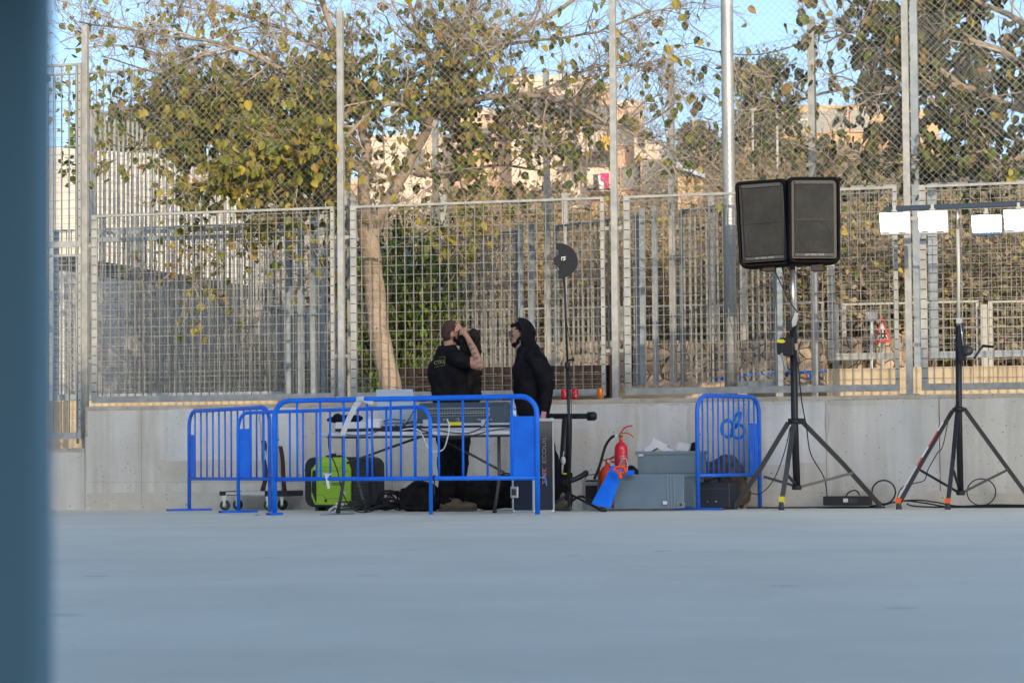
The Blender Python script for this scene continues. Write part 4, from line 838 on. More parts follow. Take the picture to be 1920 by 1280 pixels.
c = MB(); c.pb(622, 640, 905, 906.5, VG - .002, VG + .004); c.pb(622, 640, 907.6, 909, VG - .002, VG + .004); c.build('printed_lines', M['notch'], lm); text('red_print', '4.0', lm, M['red'], on(609, 906, VG - .003), EU, Z, .035)
c = MB(); c.pb(642, 648, 921, 927, VG - .002, VG + .004); c.build('sticker', M['offw'], lm)
c = MB(); c.ext([on(x, y, VG + .01) for x, y in ((662, 866), (680, 863), (692, 880), (692, 925), (662, 938))], EV * .02); c.build('vent_panel', M['blackm'], ge)
c = MB()
for k in range(7): y = 884 + k * 7; c.beam(on(665, y, VG + .006), on(690, y, VG + .006), .006, .006)
c.build('vent_slats', M['greym'], ge)
c = MB(); c.wb(*[uz(x, 857, VG + .1)[0] for x in (611, 638)], VG + .1, VG + .25, uz(625, 857, VG + .1)[1], uz(625, 853, VG + .1)[1]); c.lathe(on(624, 855, VG + .17), [(.035, 0), (.04, .015), (.036, .03)], 14); c.build('fuel_cap', M['black'], ge)
for x in (588, 607, 660, 685): c = MB(); c.wb(uz(x, 940, VG)[0] - .02, uz(x, 940, VG)[0] + .02, VG + .1, VG + .3, 0, uz(x, 948, VG + .1)[1] + .01); c.build('rubber_foot', M['notch'], ge)
# castor clamp cluster
kc = MB()
for (x, y) in ((617, 958), (622, 953), (628, 957), (631, 944), (642, 945), (630, 949), (619, 955), (626, 950)): kc.ell(on(x, y, -2.55), (.014, .014, .016), None, 8, 6)
kc.lathe(on(624, 960, -2.55), [(.03, 0), (.03, .006)], 10)
tag(kc.build('clamps', M['silver'], loc=on(624, 960, -2.55)), 'small heap of shiny metal clamps on the floor beside the front table leg', 'clamps')
small('floor_strip', 'thin grey metal strip lying on the floor under the shiny clamps', 'strip', lambda c: c.beam(gz(602, 964.5, .004), gz(664, 962.5, .004), .02, .006), M['greym'], gz(630, 963))

# platform trolley
VP = -.55
tl = thing('platform_trolley', 'flat platform trolley on four castors with red cords at its folding handle', 'trolley', G(470, VP), -TH)
c = MB(); a0, zd = uz(415, 922, VP); a1 = uz(538, 922, VP)[0]; zd2 = uz(415, 927, VP)[1]; c.wb(a0 + .02, a1 - .02, VP, VP + .45, zd2, zd); c.build('deck', M['alu'], tl)
c = MB(); c.wb(a0 - .02, a0 + .05, VP - .01, VP + .46, zd2 - .01, zd + .008); c.build('bumper', M['black'], tl, bevel=.006); c = MB(); c.wb(a1 - .25, a1 + .01, VP - .01, VP + .46, zd2 - .02, zd + .01); c.build('bumper', M['black'], tl, bevel=.006)
for x, vv in ((422, VP + .02), (446, VP + .36), (504, VP + .02), (530, VP + .36)):
    u = uz(x, 940, vv)[0]; rw = .055; c = MB(); RX = RW @ Matrix.Rotation(R_(90), 3, 'X'); c.lathe(W(u, vv, rw), [(rw * .6, -.016), (rw, -.012), (rw, .012), (rw * .6, .016)], 20, R=RX); wl = c.build('wheel', mat('rubber', (.05, .055, .055), .8) if 'rubber' not in bpy.data.materials else bpy.data.materials['rubber'], tl)
    c = MB(); c.lathe(W(u, vv, rw), [(.028, -.019), (.028, .019)], 14, R=RX); c.build('hub', M['galv_d'], wl)
    c = MB(); c.ext([W(u - .025, vv - .026, zd2 - .002), W(u + .025, vv - .026, zd2 - .002), W(u + .01, vv - .026, rw - .01), W(u - .01, vv - .026, rw - .01)], EV * .006); c.build('fork', M['silver'], wl)
c = MB(); cable(PV([(497, 922, VP + .1), (493, 870, VP + .08), (489, 800, VP + .05), (486, 785, VP + .05), (490, 775, VP + .05), (505, 770, VP + .1), (518, 772, VP + .3), (520, 800, VP + .4), (524, 870, VP + .4), (530, 920, VP + .4)]), .012, add=c); c.build('handle', M['galv_w'], tl)
cc = mat('red_brown_cord', (.12, .03, .025), .9, col2=(.05, .02, .018), scale=20)
for s_ in range(7):
    x = 491 + s_ * .9; c = MB(); cable(PV([(x, 826, VP + .02), (x + 3, 836, VP), (x + 1, 860, VP - .01), (x + 5, 890, VP), (x - 2, 920, VP)]), .009, add=c); cable(PV([(x + 32, 836, VP + .3), (x + 36, 860, VP + .3), (x + 38, 900, VP + .3), (x + 40, 920, VP + .3)]), .008, add=c); c.build('cord', cc if s_ % 3 else M['black'], tl)
c = MB(); c.pb(493, 498, 844, 861, VP - .02, VP - .012); c.build('tag', M['offw'], tl)

# black bags on the floor
def blob(name, prims, mat_, parent=None, loc=None, vox=.01, smooth=4, noise_=0, nsc=6, seed=0):
    c = MB()
    for p in prims:
        if p[0] == 's': c.ell(p[1], p[2], p[3] if len(p) > 3 else None, 16, 12)
        elif p[0] == 'c':
            a, ra, b_, rb = V(p[1]), p[2], V(p[3]), p[4]; c.tube([a, b_], [ra, rb], 14, sm=True); c.ell(a, (ra,) * 3, None, 12, 8); c.ell(b_, (rb,) * 3, None, 12, 8)
        elif p[0] == 'b': c.box(p[1], p[2], p[3] if len(p) > 3 else None)
    o = c.build(name, mat_, parent, loc=loc); bm = bmesh.new(); bm.from_mesh(o.data); bmesh.ops.recalc_face_normals(bm, faces=bm.faces[:]); bm.to_mesh(o.data); bm.free()
    r = o.modifiers.new('r', 'REMESH'); r.mode = 'VOXEL'; r.voxel_size = vox; r.use_smooth_shade = True
    s_ = o.modifiers.new('s', 'SMOOTH'); s_.factor = .5; s_.iterations = smooth
    me = bake(o); o.modifiers.clear(); old = o.data; o.data = me; bpy.data.meshes.remove(old)
    if noise_:
        for vtx in me.vertices:
            p = vtx.co; vtx.co = p + vtx.normal * noise_ * (noise.noise(V((p.x * nsc + seed, p.y * nsc, p.z * nsc * .8))) + .5 * noise.noise(V((p.x * nsc * 2.3, p.y * nsc * 2.3 + seed, p.z * nsc * 2))))
    for p in me.polygons: p.use_smooth = True
    return o
vb = -1.35
o = blob('duffel_bag', [('s', G(790, vb, .15), (.19, .2, .16)), ('s', G(800, vb, .12), (.20, .2, .13)), ('s', G(775, vb, .1), (.14, .18, .11)), ('b', G(788, vb, .12), (.32, .3, .22), RW)], M['bagk'], loc=G(790, vb), vox=.015, noise_=.02); tag(o, 'squat black bag on the floor left of the boots', 'bag')
o = blob('duffel_bag', [('c', G(860, -.7, .16), .15, G(950, -.7, .16), .15), ('s', G(945, -.75, .24), (.16, .15, .13)), ('s', G(900, -.75, .18), (.25, .16, .15))], M['bagk'], loc=G(900, -.7), vox=.016, noise_=.025, seed=3); tag(o, 'long black bag on the floor behind the boots and the right table leg', 'bag')
cable([G(930, -.95, .28), G(940, -.98, .36), G(955, -.98, .37), G(962, -.95, .3)], .008, label='black carrying handle loop on top of the long bag', name='bag_strap', cat='strap')
c = MB()
for k in range(9):
    x0 = random.uniform(700, 730); x1 = random.uniform(740, 775); h1 = random.uniform(.02, .2); cable([G(x0, -1.3, .02), G(x0 + 12, -1.35, h1), G((x0 + x1) / 2 + 10, -1.3, h1 * .9), G(x1, -1.3, .03), G(x1 + 10, -1.2, .08)], .009, add=c)
for k in range(7):
    a = random.uniform(.08, .16); cx_ = G(722 + k * 4, -1.25, .012 + .009 * k); c.tube([cx_ + V((a * 1.3 * math.cos(t_), a * .8 * math.sin(t_), .02 * math.sin(3 * t_) + .02)) for t_ in [2 * math.pi * i / 16 for i in range(17)]], .009, 6)
tag(c.build('cable_coil', M['black'], loc=G(735, -1.3)), 'loose coil of thick black cable on the floor between generator and bags', 'cables')

# tall printed flight case
cc_ = G(1001, -2.55); ca = -TH - R_(32)
FC = thing('flight_case', 'tall dark flight case with printed side and aluminium edges right of the barrier plate', 'case', cc_, 0)
e1 = V((math.cos(R_(138)), math.sin(R_(138)), 0)); e2 = V((math.cos(R_(42)), math.sin(R_(42)), 0)); hC = .90; wC = .27; wL = .28
def cbx(a0, a1, b0, b1, z0, z1, m_, name, par, bev=0):
    c = MB(); p = [cc_ + e1 * a + e2 * b_ + Z * z for a in (a0, a1) for b_ in (b0, b1) for z in (z0, z1)]; c.add(p, [(0, 1, 3, 2), (4, 6, 7, 5), (0, 4, 5, 1), (2, 3, 7, 6), (0, 2, 6, 4), (1, 5, 7, 3)]); return c.build(name, m_, par, bevel=bev)
pm = bpy.data.materials.new('case_print'); pm.use_nodes = True; n = pm.node_tree; bb_ = n.nodes['Principled BSDF']; bb_.inputs['Roughness'].default_value = .35
g_ = n.nodes.new('ShaderNodeNewGeometry'); sx_ = n.nodes.new('ShaderNodeSeparateXYZ'); rp = n.nodes.new('ShaderNodeValToRGB'); n.links.new(g_.outputs['Position'], sx_.inputs[0]); n.links.new(sx_.outputs[2], rp.inputs[0]); n.links.new(rp.outputs[0], bb_.inputs[0])
rp.color_ramp.elements[0].color = (.005, .008, .028, 1); rp.color_ramp.elements[0].position = .25; rp.color_ramp.elements[1].color = (.10, .09, .085, 1); rp.color_ramp.elements[1].position = .82; e = rp.color_ramp.elements.new(.5); e.color = (.025, .012, .015, 1); e = rp.color_ramp.elements.new(.68); e.color = (.03, .022, .02, 1)
bodyc = cbx(.004, wL - .004, .004, wC - .004, .01, hC - .01, pm, 'printed_panel', FC)
for a, b_ in ((0, 0), (wL - .02, 0), (0, wC - .02), (wL - .02, wC - .02)): cbx(a, a + .02, b_, b_ + .02, .0, hC, M['alu'], 'edge_rail', FC, .002)
for z in (0, hC - .028):
    cbx(0.0205, wL - .0205, -.001, .02, z, z + .028, M['alu'], 'edge_rail', FC); cbx(-.001, .02, .0205, wC - .0205, z, z + .028, M['alu'], 'edge_rail', FC)
for a, b_ in ((0, 0), (wL - .03, -.002), (0, wC - .03)):
    for z in (-.0, hC - .03): c = MB(); c.ell(cc_ + e1 * (a + .015) + e2 * (b_ + .015) + Z * (z + .018), (.026, .026, .02), None, 10, 8); c.build('corner_ball', M['silver'], FC)
c = MB(); p = cc_ + e1 * (wL * .86) + Z * .2 - e2 * .003; c.ext([p - e1 * .05 - Z * .055, p + e1 * .045 - Z * .055, p + e1 * .045 + Z * .055, p - e1 * .05 + Z * .055], -e2 * .01); lch = c.build('latch', M['silver'], FC, bevel=.008)
c = MB(); q = p - e2 * .012; c.ext([q - e1 * .025 - Z * .03, q + e1 * .025 - Z * .03, q + e1 * .025 + Z * .03, q - e1 * .025 + Z * .03], -e2 * .004); c.build('latch_plate', M['greym'], lch)
fr_ = cc_ - e1 * .004 + e2 * wC * .5
prt = text('pale_lettering', 'TAIT  ECOUIL', bodyc, mat('print_white', (.2, .2, .24), .5), fr_ + Z * .50, Z, -e2, .075); prt.scale = (1, 1, 1)
text('pink_lettering', 'SPEC', bodyc, mat('print_pink', (.40, .10, .14), .5), fr_ + Z * .36 - e1 * .001, Z, -e2, .07)
text('small_lettering', 'www', bodyc, M['offw'], fr_ + Z * .16 - e2 * .1 - e1 * .001, Z, -e2, .05)
c = MB(); cable([fr_ - e1 * .006 - e2 * .11 + Z * .40, fr_ - e1 * .006 - e2 * .06 + Z * .34, fr_ - e1 * .006 + Z * .34, fr_ - e1 * .006 + e2 * .02 + Z * .26], .006, add=c); c.build('blue_swirl', M['ltblue'], bodyc)

# antenna on tall stand
VA = -1.5
an = thing('antenna_stand', 'tall thin black stand carrying a half round black antenna paddle', 'stand', G(1066, VA), -TH)
c = MB(); c.tube([on(1067, 948, VA), on(1067, 800, VA), on(1064, 680, VA)], .015, 10); c.tube([on(1064, 680, VA), on(1061, 600, VA), on(1058, 522, VA)], .011, 8); c.build('pole', M['blackm'], an)
c = MB(); c.lathe(on(1064, 686, VA), [(.02, -.03), (.028, -.02), (.028, .03), (.018, .04)], 12); c.tube([on(1064, 676, VA), on(1072, 674, VA)], .01, 8); c.ell(on(1074, 674, VA), (.018, .018, .022), None, 10, 8); c.build('clutch_knob', M['black'], an)
for q in ([(1067, 925), (1020, 956)], [(1067, 925), (1120, 952)]): c = MB(); c.tube([on(q[0][0], q[0][1], VA), on(q[1][0], q[1][1], VA - .1)], .011, 8); c.build('leg', M['blackm'], an)
c = MB(); c.tube([on(1067, 925, VA), on(1067, 950, VA - .35)], .011, 8); c.build('leg', M['blackm'], an); c = MB(); c.lathe(on(1067, 952, VA - .1), [(.0, -.01), (.03, -.01), (.03, .01), (0, .01)], 14, R=RW @ Matrix.Rotation(R_(90), 3, 'X')); c.build('castor', M['greym'], an)
c = MB(); c.lathe(on(1067, 938, VA), [(.045, 0), (.04, .04), (.02, .09)], 12); c.build('hub', M['black'], an)
an_ = [(1042, 460), (1045, 456.5), (1050, 456), (1058, 457), (1067, 461), (1075, 468), (1080, 477), (1083, 487), (1082, 497), (1078, 506), (1070, 514), (1060, 520), (1056, 523), (1047, 522), (1046.5, 514), (1048, 504), (1049, 497), (1049, 482), (1047, 472), (1044, 465)]
c = MB(); c.ext([on(x, y, VA - .015) for x, y in an_], EV * .02); pdl = c.build('paddle', mat('paddle_black', (.005, .007, .011), .7), an, bevel=.004)
c = MB(); c.beam(on(1058, 488, VA - .018), on(1082, 484, VA - .018), .003, .002); c.build('trace_line', M['greym'], pdl); text('mark', 'JTS', pdl, M['offw'], on(1054, 485.5, VA - .018), EU + Z * .12, Z + EU * .25, .055, bold=.0015)
c = MB(); c.ext([on(x, y, VA - .03) for x, y in ((1037, 484), (1046, 479), (1052, 480), (1052, 500), (1046, 501), (1039, 496))], EV * .05); c.build('connector', M['blackm'], pdl)
cable(PV([(1041, 500, VA), (1056, 530, VA - .02), (1062, 600, VA - .03), (1074, 680, VA - .03), (1070, 720, VA - .03), (1072, 800, VA - .03), (1070, 880, VA - .03)]), .004, label='thin black cable running down the antenna stand')

# folded black winch stand with crossbar
VS = -.75
fs_ = thing('folded_stand', 'black folded stand with wide crossbar leaning behind the flight case', 'stand', G(1062, VS), -TH)
c = MB(); c.beam(on(1020, 780, VS), on(1108, 780, VS), .055, .055); c.build('crossbar', M['blackm'], fs_, bevel=.006)
c = MB(); c.lathe(on(1110, 780, VS), [(.02, -.05), (.045, -.045), (.045, .03), (.03, .045)], 14, R=RW @ Matrix.Rotation(R_(90), 3, 'Y')); c.build('end_cap', M['black'], fs_)
for q, r in (([(1061, 782), (1056, 860), (1048, 945)], .038), ([(1066, 782), (1066, 860), (1062, 945)], .03), ([(1052, 860), (1044, 900), (1036, 950)], .022)): c = MB(); c.tube([on(x, y, VS - .05) for x, y in q], r, 12); c.build('leg', M['black'], fs_)
o = blob('stand_bag', [('b', G(1054, VS - .12, .2), (.19, .14, .36), RW), ('s', G(1050, VS - .12, .12), (.13, .1, .13)), ('s', G(1035, VS - .1, .15), (.1, .09, .18))], M['bagk'], loc=G(1054, VS - .12), vox=.014, noise_=.02, seed=9); tag(o, 'black sack slumped at the foot of the folded stand', 'bag')
c = MB(); c.ell(on(1056, 863, VS - .2), (.025, .02, .042), None, 12, 9); c.tube([on(1056, 856, VS - .2), on(1057, 846, VS - .2)], .005, 6); c.tube([on(1055, 870, VS - .2), on(1054, 888, VS - .2)], .008, 6)
tag(c.build('bulb_tag', M['offw'], loc=on(1056, 863, VS - .2)), 'small pale oval tag hanging on the folded black stand', 'tag')
small('sticker', 'little yellow sticker on the folded stand above the black sack', 'sticker', lambda c: c.pb(1056, 1062, 886, 889, VS - .21, VS - .2), M['yel'], on(1059, 887, VS - .2))

# cans on the wall
def can(px, m_, label):
    u = uz(px, 745, .03)[0]; c0 = W(u, .035, ZT); root = thing('drink_can', label, 'can', c0, 0, 'drink cans on the wall'); c = MB(); c.lathe(c0, [(.026, 0), (.033, .012), (.033, .10), (.027, .115)], 20); k = c.build('can_body', M[m_], root); c = MB(); c.lathe(c0, [(.028, .1145), (.028, .118), (.024, .117)], 20); c.build('rim', M['silver'], root); return root, c0, k
r_, c0, k = can(1057.5, 'can_r', 'red drink can furthest left on the wall, small pale script low on it')
c = MB(); c.tube(smooth_path([c0 + V((x, -.0345, z)) for x, z in ((.008, .03), (.016, .05), (.010, .06), (.018, .072))], 4), .003, 5); c.build('script_mark', M['white'], k)
r_, c0, k = can(1078, 'can_r', 'red drink can in the middle of the three, larger white wave mark')
c = MB(); c.tube(smooth_path([c0 + V((x, -.0345, z)) for x, z in ((-.018, .05), (-.012, .078), (-.004, .07), (.004, .085), (.010, .07))], 4), .003, 5); c.add([c0 + V((-.002, -.0345, .03)), c0 + V((.018, -.031, .03)), c0 + V((.018, -.031, .055)), c0 + V((.004, -.0345, .055))], [(0, 1, 2, 3)]); c.build('script_mark', mat('can_pink', (.7, .3, .28), .5), k)
can(1125, 'can_o', 'plain orange drink can nearest the tall post')

# extinguishers
def exting(label, px, v, z0, z1, r, m_, head, tilt=0):
    c0 = G(px, v); root = thing('fire_extinguisher', label, 'fire extinguisher', c0 + Z * z0, 0, 'red fire extinguishers'); c = MB(); hh = z1 - z0
    c.lathe(c0 + Z * z0, [(r * .9, 0), (r, .02), (r, hh - r * 1.1), (r * .93, hh - r * .7), (r * .7, hh - r * .3), (r * .3, hh), (r * .26, hh + .05), (.018, hh + .055)], 24); b_ = c.build('cylinder', M[m_], root); return root, c0 + Z * (z1 + .05), b_
e1_, tp, cyl = exting('taller fire extinguisher standing on the black case, lever raised', 1165.5, -1.0, .32, uz(1165, 828, -1.0)[1], .067, 'red', 0)
c = MB(); c.lathe(tp, [(.02, 0), (.022, .02), (.014, .04)], 10); c.build('valve', M['brass'], e1_)
c = MB(); c.tube(smooth_path([tp + Z * .03, tp + EU * .02 + Z * .07, tp + EU * .06 + Z * .10, tp + EU * .12 + Z * .11], 4), .007, 6); c.tube(smooth_path([tp + EU * .0 + Z * .03, tp + EU * .05 + Z * .04, tp + EU * .10 + Z * .02, tp + EU * .13 - Z * .01], 4), .006, 6); c.build('lever', M['red'], e1_)
c = MB(); cable([tp + Z * .01 - EU * .03, tp - EU * .09 - Z * .0, tp - EU * .16 - Z * .09, tp - EU * .22 - Z * .28, tp - EU * .28 - Z * .42], .014, add=c); c.build('hose', M['black'], e1_); c = MB(); c.box(tp + Z * .012 - EU * .045, (.028, .03, .028), RW); c.build('coupling', M['white'], e1_)
c = MB(); n0 = on(1165.5, 864, -1.07)
for y_, ww in ((855, .075), (858, .06), (861, .085), (865, .09), (869, .05), (872, .095), (876, .07)):
    q = on(1166, y_, -1.07); 
    for s_ in range(5): q2 = q + EU * (ww * (s_ / 4 - .5)); rad = math.sqrt(max(1e-5, .067 ** 2 - (ww * (s_ / 4 - .5)) ** 2)); q2 = q2 + EV * (.07 - rad - .001); c.box(q2, (ww / 5, .002, .008), RW)
c.build('printed_label', mat('label_white', (.6, .45, .45), .5), cyl)
c = MB(); cable(PV([(1160, 882, -1.08), (1162, 870, -1.09), (1168, 860, -1.09), (1175, 862, -1.08), (1177, 880, -1.08)]), .004, add=c); c.build('safety_tie', M['offw'], e1_)
e2_, tp, cyl = exting('shorter orange red fire extinguisher leaning low behind the blue folder', 1140, -.95, .02, uz(1140, 872, -.95)[1], .085, 'orange', 0)
c = MB(); c.lathe(tp - Z * .03, [(.02, 0), (.024, .03), (.014, .05)], 10); c.build('valve', M['brass'], e2_); c = MB(); c.beam(tp, tp + EU * .10 + Z * .05, .02, .02); c.beam(tp - Z * .01, tp + EU * .1 - Z * .02, .016, .016); c.build('lever', M['red'], e2_)
c = MB(); cable([tp - Z * .01, tp - EU * .06, tp - EU * .09 - Z * .1, tp - EU * .10 - Z * .34], .010, add=c); c.build('hose', mat('tan_hose', (.22, .19, .12), .6), e2_); c = MB(); c.lathe(tp + EU * .02 - Z * .01 - EV * .02, [(.017, -.008), (.017, .008)], 12, R=RW @ Matrix.Rotation(R_(90), 3, 'X')); c.build('gauge', M['offw'], e2_)
# small rack case behind extinguishers
rk = thing('rack_case', 'small black case with aluminium corners under the fire extinguishers', 'case', G(1108, -.85), -TH)
u0, z1 = uz(1092, 876, -.85); u1 = uz(1195, 876, -.85)[0]
c = MB(); c.wb(u0, u1, -.85, -.45, .02, .30); c.build('body', M['black'], rk, bevel=.006)
c = MB(); c.wb(u0 - .004, u0 + .03, -.856, -.82, 0, .31); c.wb(u0 + .031, u0 + .22, -.856, -.84, .245, .285); c.wb(u0 + .031, u0 + .22, -.856, -.84, .015, .055); c.build('aluminium_edge', M['alu'], rk, bevel=.003)
c = MB(); cable([W(u0 + .02, -.84, .31), W(u0 + .06, -.84, .35), W(u0 + .2, -.84, .355), W(u0 + .25, -.84, .31)], .005, add=c); c.build('wire_handle', M['blackm'], rk)
o = blob('black_rag', [('s', G(1184, -.95, .40), (.05, .05, .05)), ('s', G(1190, -.95, .37), (.04, .05, .05))], M['bagk'], loc=G(1184, -.95, .38), vox=.01, noise_=.012); tag(o, 'small black bundle wedged between tall extinguisher and upper grey crate', 'bundle')
cable(PV([(1045, 918, -1.2), (1060, 905, -1.25), (1085, 895, -1.2), (1100, 885, -1.1)]), .028, name='pole_bag', label='thick black tube lying slanted in front of the small rack case', cat='tube')
cable(PV([(1070, 940, -1.3), (1090, 930, -1.3), (1110, 940, -1.3), (1130, 948, -1.3)]), .014, label='thick black cable on the floor in front of the rack case')
# blue folder with orange ribbon
fo = thing('blue_folder', 'bright blue plastic folder leaning on the crate, tied with an orange ribbon', 'folder', G(1125, -1.75), -TH)
c = MB(); a, b_, c1, d1 = on(1107, 944, -1.8), on(1140, 953, -1.8), on(1163, 880, -1.45), on(1147, 871, -1.45); c.ext([a, b_, c1, d1], EV * .06 + EU * .02); c.build('cover', M['blue'], fo, bevel=.012)
c = MB(); c.pb(1174, 1187, 881, 890, -1.42, -1.36); c.build('flap', M['blue'], fo)
c = MB(); 
for k in range(5): a = k * 1.3; c.tube([on(1163, 880, -1.58) + V((.035 * math.cos(a + t_) * (1 + .2 * k), -.01 * k, .032 * math.sin(a + t_))) for t_ in [i * .5 for i in range(10)]], .009, 6)
c.tube([on(1160, 884, -1.6), on(1163, 893, -1.62), on(1164, 899, -1.6)], [.012, .022, .008], 8); c.tube([on(1156, 878, -1.6), on(1170, 876, -1.6), on(1172, 886, -1.6)], .012, 8); c.build('ribbon', M['orb'], fo)
cable([G(1135, -1.9, .012), G(1127, -1.95, .02), G(1122, -1.9, .03)], .018, label='stubby black plug lying below the blue folder', name='plug', cat='plug')

# grey crates
def crate(label, x0, x1, y0, y1, v, dep, open_=True, lipy=None):
    root = thing('plastic_crate', label, 'crate', G((x0 + x1) / 2, v, uz(x0, y1, v)[1]), -TH, 'grey plastic crates'); u0, zt_ = uz(x0, y0, v); u1, zb_ = uz(x1, y1, v); t_ = .01; i = .02
    c = MB()
    for (a, b_, c_, d_) in ((u0 + i, u1 - i, v + .01, v + .01 + t_), (u0 + i, u1 - i, v + dep - .02, v + dep - .01), (u0 + i, u0 + i + t_, v + .021, v + dep - .021), (u1 - i - t_, u1 - i, v + .021, v + dep - .021)): c.wb(a, b_, c_, d_, zb_ + .012, zt_ - .03)
    c.wb(u0 + i, u1 - i, v + .01, v + dep - .01, zb_, zb_ + .0115); c.build('body', M['grate'], root, bevel=.004)
    c = MB(); c.wb(u0, u1, v, v + .03, zt_ - .035, zt_); c.wb(u0, u1, v + dep - .03, v + dep, zt_ - .035, zt_); c.wb(u0, u0 + .03, v + .031, v + dep - .031, zt_ - .035, zt_); c.wb(u1 - .03, u1, v + .031, v + dep - .031, zt_ - .035, zt_); c.build('rim', M['grate'], root, bevel=.004)
    for k in (.33, .66): c = MB(); c.wb(lerp(u0, u1, k), lerp(u0, u1, k) + .012, v + .003, v + .0095, zb_ + .02, zt_ - .04); 
    return root, u0, u1, zb_, zt_
cr1, a0, a1, zb_, zt_ = crate('upper open grey crate filled with white boxes', 1191, 1312, 846, 889, -.95, .42)
c = MB(); c.pb(1197, 1206, 851, 855, -.955, -.942); c.build('sticker', M['white'], cr1)
cr2, a0, a1, zb_, zt_ = crate('lower grey crate standing on the floor under the full one', 1210, 1305, 889, 953, -1.0, .48)
ld = thing('crate_lid', 'large flat grey lid stood on edge in front of the lower crate', 'lid', G(1215, -1.5), -TH)
c = MB(); c.ext([on(1150, 953, -1.5), on(1282, 953, -1.5), on(1282, 889, -1.3), on(1154, 889, -1.3)], EV * .02); c.build('panel', M['grate'], ld, bevel=.006)
for x in (1251, 1257, 1263): c = MB(); c.beam(on(x, 890, -1.305), on(x + 2, 951, -1.5), .008, .01); c.build('rib', mat('lid_rib', (.24, .29, .31), .5) if 'lid_rib' not in bpy.data.materials else bpy.data.materials['lid_rib'], ld)
c = MB(); c.ext([on(1243, 945, -1.50), on(1251, 945, -1.50), on(1251, 939, -1.48), on(1243, 939, -1.48)], -EV * .003); c.build('sticker', M['white'], ld)
c = MB(); c.ext([on(1270, 951, -1.51), on(1284, 951, -1.51), on(1284, 941, -1.48), on(1270, 941, -1.48)], -EV * .006); hc = c.build('hand_clip', M['galv_d'], ld); c = MB(); c.ext([on(1274, 948, -1.515), on(1279, 948, -1.515), on(1279, 943, -1.50), on(1274, 943, -1.50)], -EV * .006); c.build('hole', M['notch'], hc)
for (x, y, w_, h_, an_, lb) in ((1238, 834, .16, .07, -28, 'white box tilted highest in the open grey crate'), (1222, 840, .13, .06, 30, 'white box leaning at the left inside the open grey crate'), (1257, 846, .10, .05, -30, 'small white box low in the middle of the open grey crate'), (1283, 838, .12, .08, -15, 'white box with black marks at the right of the open grey crate')):
    c = MB(); c.box(on(x, y, -.8), (w_, .12, h_), RW @ Matrix.Rotation(R_(-an_), 3, 'Y')); o = c.build('box', M['white'], loc=on(x, y, -.8), bevel=.003); tag(o, lb, 'box', 'white boxes in the grey crate')
o = blob('black_pouch', [('s', on(1299, 842, -.75), (.05, .05, .08), RW @ Matrix.Rotation(.4, 3, 'Y')), ('s', on(1303, 846, -.75), (.05, .05, .06))], M['bagk'], loc=on(1300, 845, -.75), vox=.012, noise_=.01); tag(o, 'black pouch sticking up at the right rim of the open grey crate', 'pouch')
# brown coat and dark case behind right barrier
o = blob('coat', [('s', G(1345, -.22, .40), (.16, .12, .10)), ('s', G(1362, -.2, .44), (.13, .11, .11)), ('s', G(1325, -.22, .37), (.12, .12, .09)), ('c', G(1380, -.2, .40), .085, G(1392, -.22, .12), .09), ('s', G(1388, -.22, .12), (.08, .1, .12)), ('s', G(1370, -.22, .30), (.13, .11, .13))], M['brown'], loc=G(1360, -.2), vox=.013, noise_=.04, nsc=7, seed=5); tag(o, 'brown olive coat heaped over a dark case behind the right barrier', 'coat')
tc = thing('tool_case', 'dark blue black case on the floor under the brown coat', 'case', G(1338, -.85), -TH)
u0, u1 = uz(1302, 930, -.8)[0], uz(1370, 930, -.8)[0]; c = MB(); c.wb(u0, u1, -.8, -.38, .005, .27); c.build('body', M['dkblue'], tc, bevel=.02); c = MB(); c.wb(u0 + .02, u1 - .02, -.812, -.8, .20, .212); c.build('seam', M['notch'], tc)
for x in (1325, 1341): c = MB(); u = uz(x, 930, -.82)[0]; c.wb(u, u + .012, -.815, -.8, .075, .087); c.build('clasp', M['silver'], tc)

# ------------------------------------------------------------------ speaker stand + speakers
VK = -.75
def tube_part(name, q, r, m_, par, v=None, n=12):
    c = MB(); c.tube([on(*a) if len(a) == 3 else on(a[0], a[1], v) for a in q], r, n); return c.build(name, M[m_], par)
ss = thing('speaker_stand', 'heavy black winch tripod with bright upper tube holding the two loudspeakers', 'stand', G(1492, VK), -TH)
tube_part('mast', [(1494, 912), (1490, 790), (1487, 600)], .036, 'blackm', ss, VK, 18); tube_part('inner_tube', [(1487, 608), (1486, 500)], .022, 'silver', ss, VK, 16)
tube_part('top_spigot', [(1486, 506), (1485, 470)], .028, 'black', ss, VK)
c = MB(); c.lathe(on(1490, 791, VK), [(.05, -.02), (.06, -.01), (.06, .02), (.045, .03)], 16); c.pb(1477, 1507, 784, 795, VK - .03, VK + .03); c.build('collar', M['black'], ss, bevel=.006)
for q in ([(1478, 792, VK), (1425, 880, VK + .05), (1378, 949, VK + .1)], [(1506, 792, VK), (1580, 868, VK + .2), (1648, 944, VK + .45)], [(1488, 795, VK - .05), (1477, 870, VK - .3), (1465, 944, VK - .45)]):
    c = MB(); 
    for a, b_ in zip(q, q[1:]): c.beam(on(*a), on(*b_), .045, .028, up=EV)
    lg = c.build('leg', M['greym'], ss); c = MB(); p = on(*q[2]); p.z = .0; c.lathe(p, [(.028, 0), (.026, .05), (.02, .07)], 10); c.build('foot_cap', M['notch'], lg)
    if q[2][0] == 1465: c = MB(); c.box(on(1466, 937, VK - .44), (.052, .036, .07), RW); c.build('yellow_tape', M['yel'], lg)
c = MB(); c.lathe(on(1494, 914, VK), [(.045, -.02), (.05, 0), (.04, .03)], 14); c.build('lower_hub', M['black'], ss)
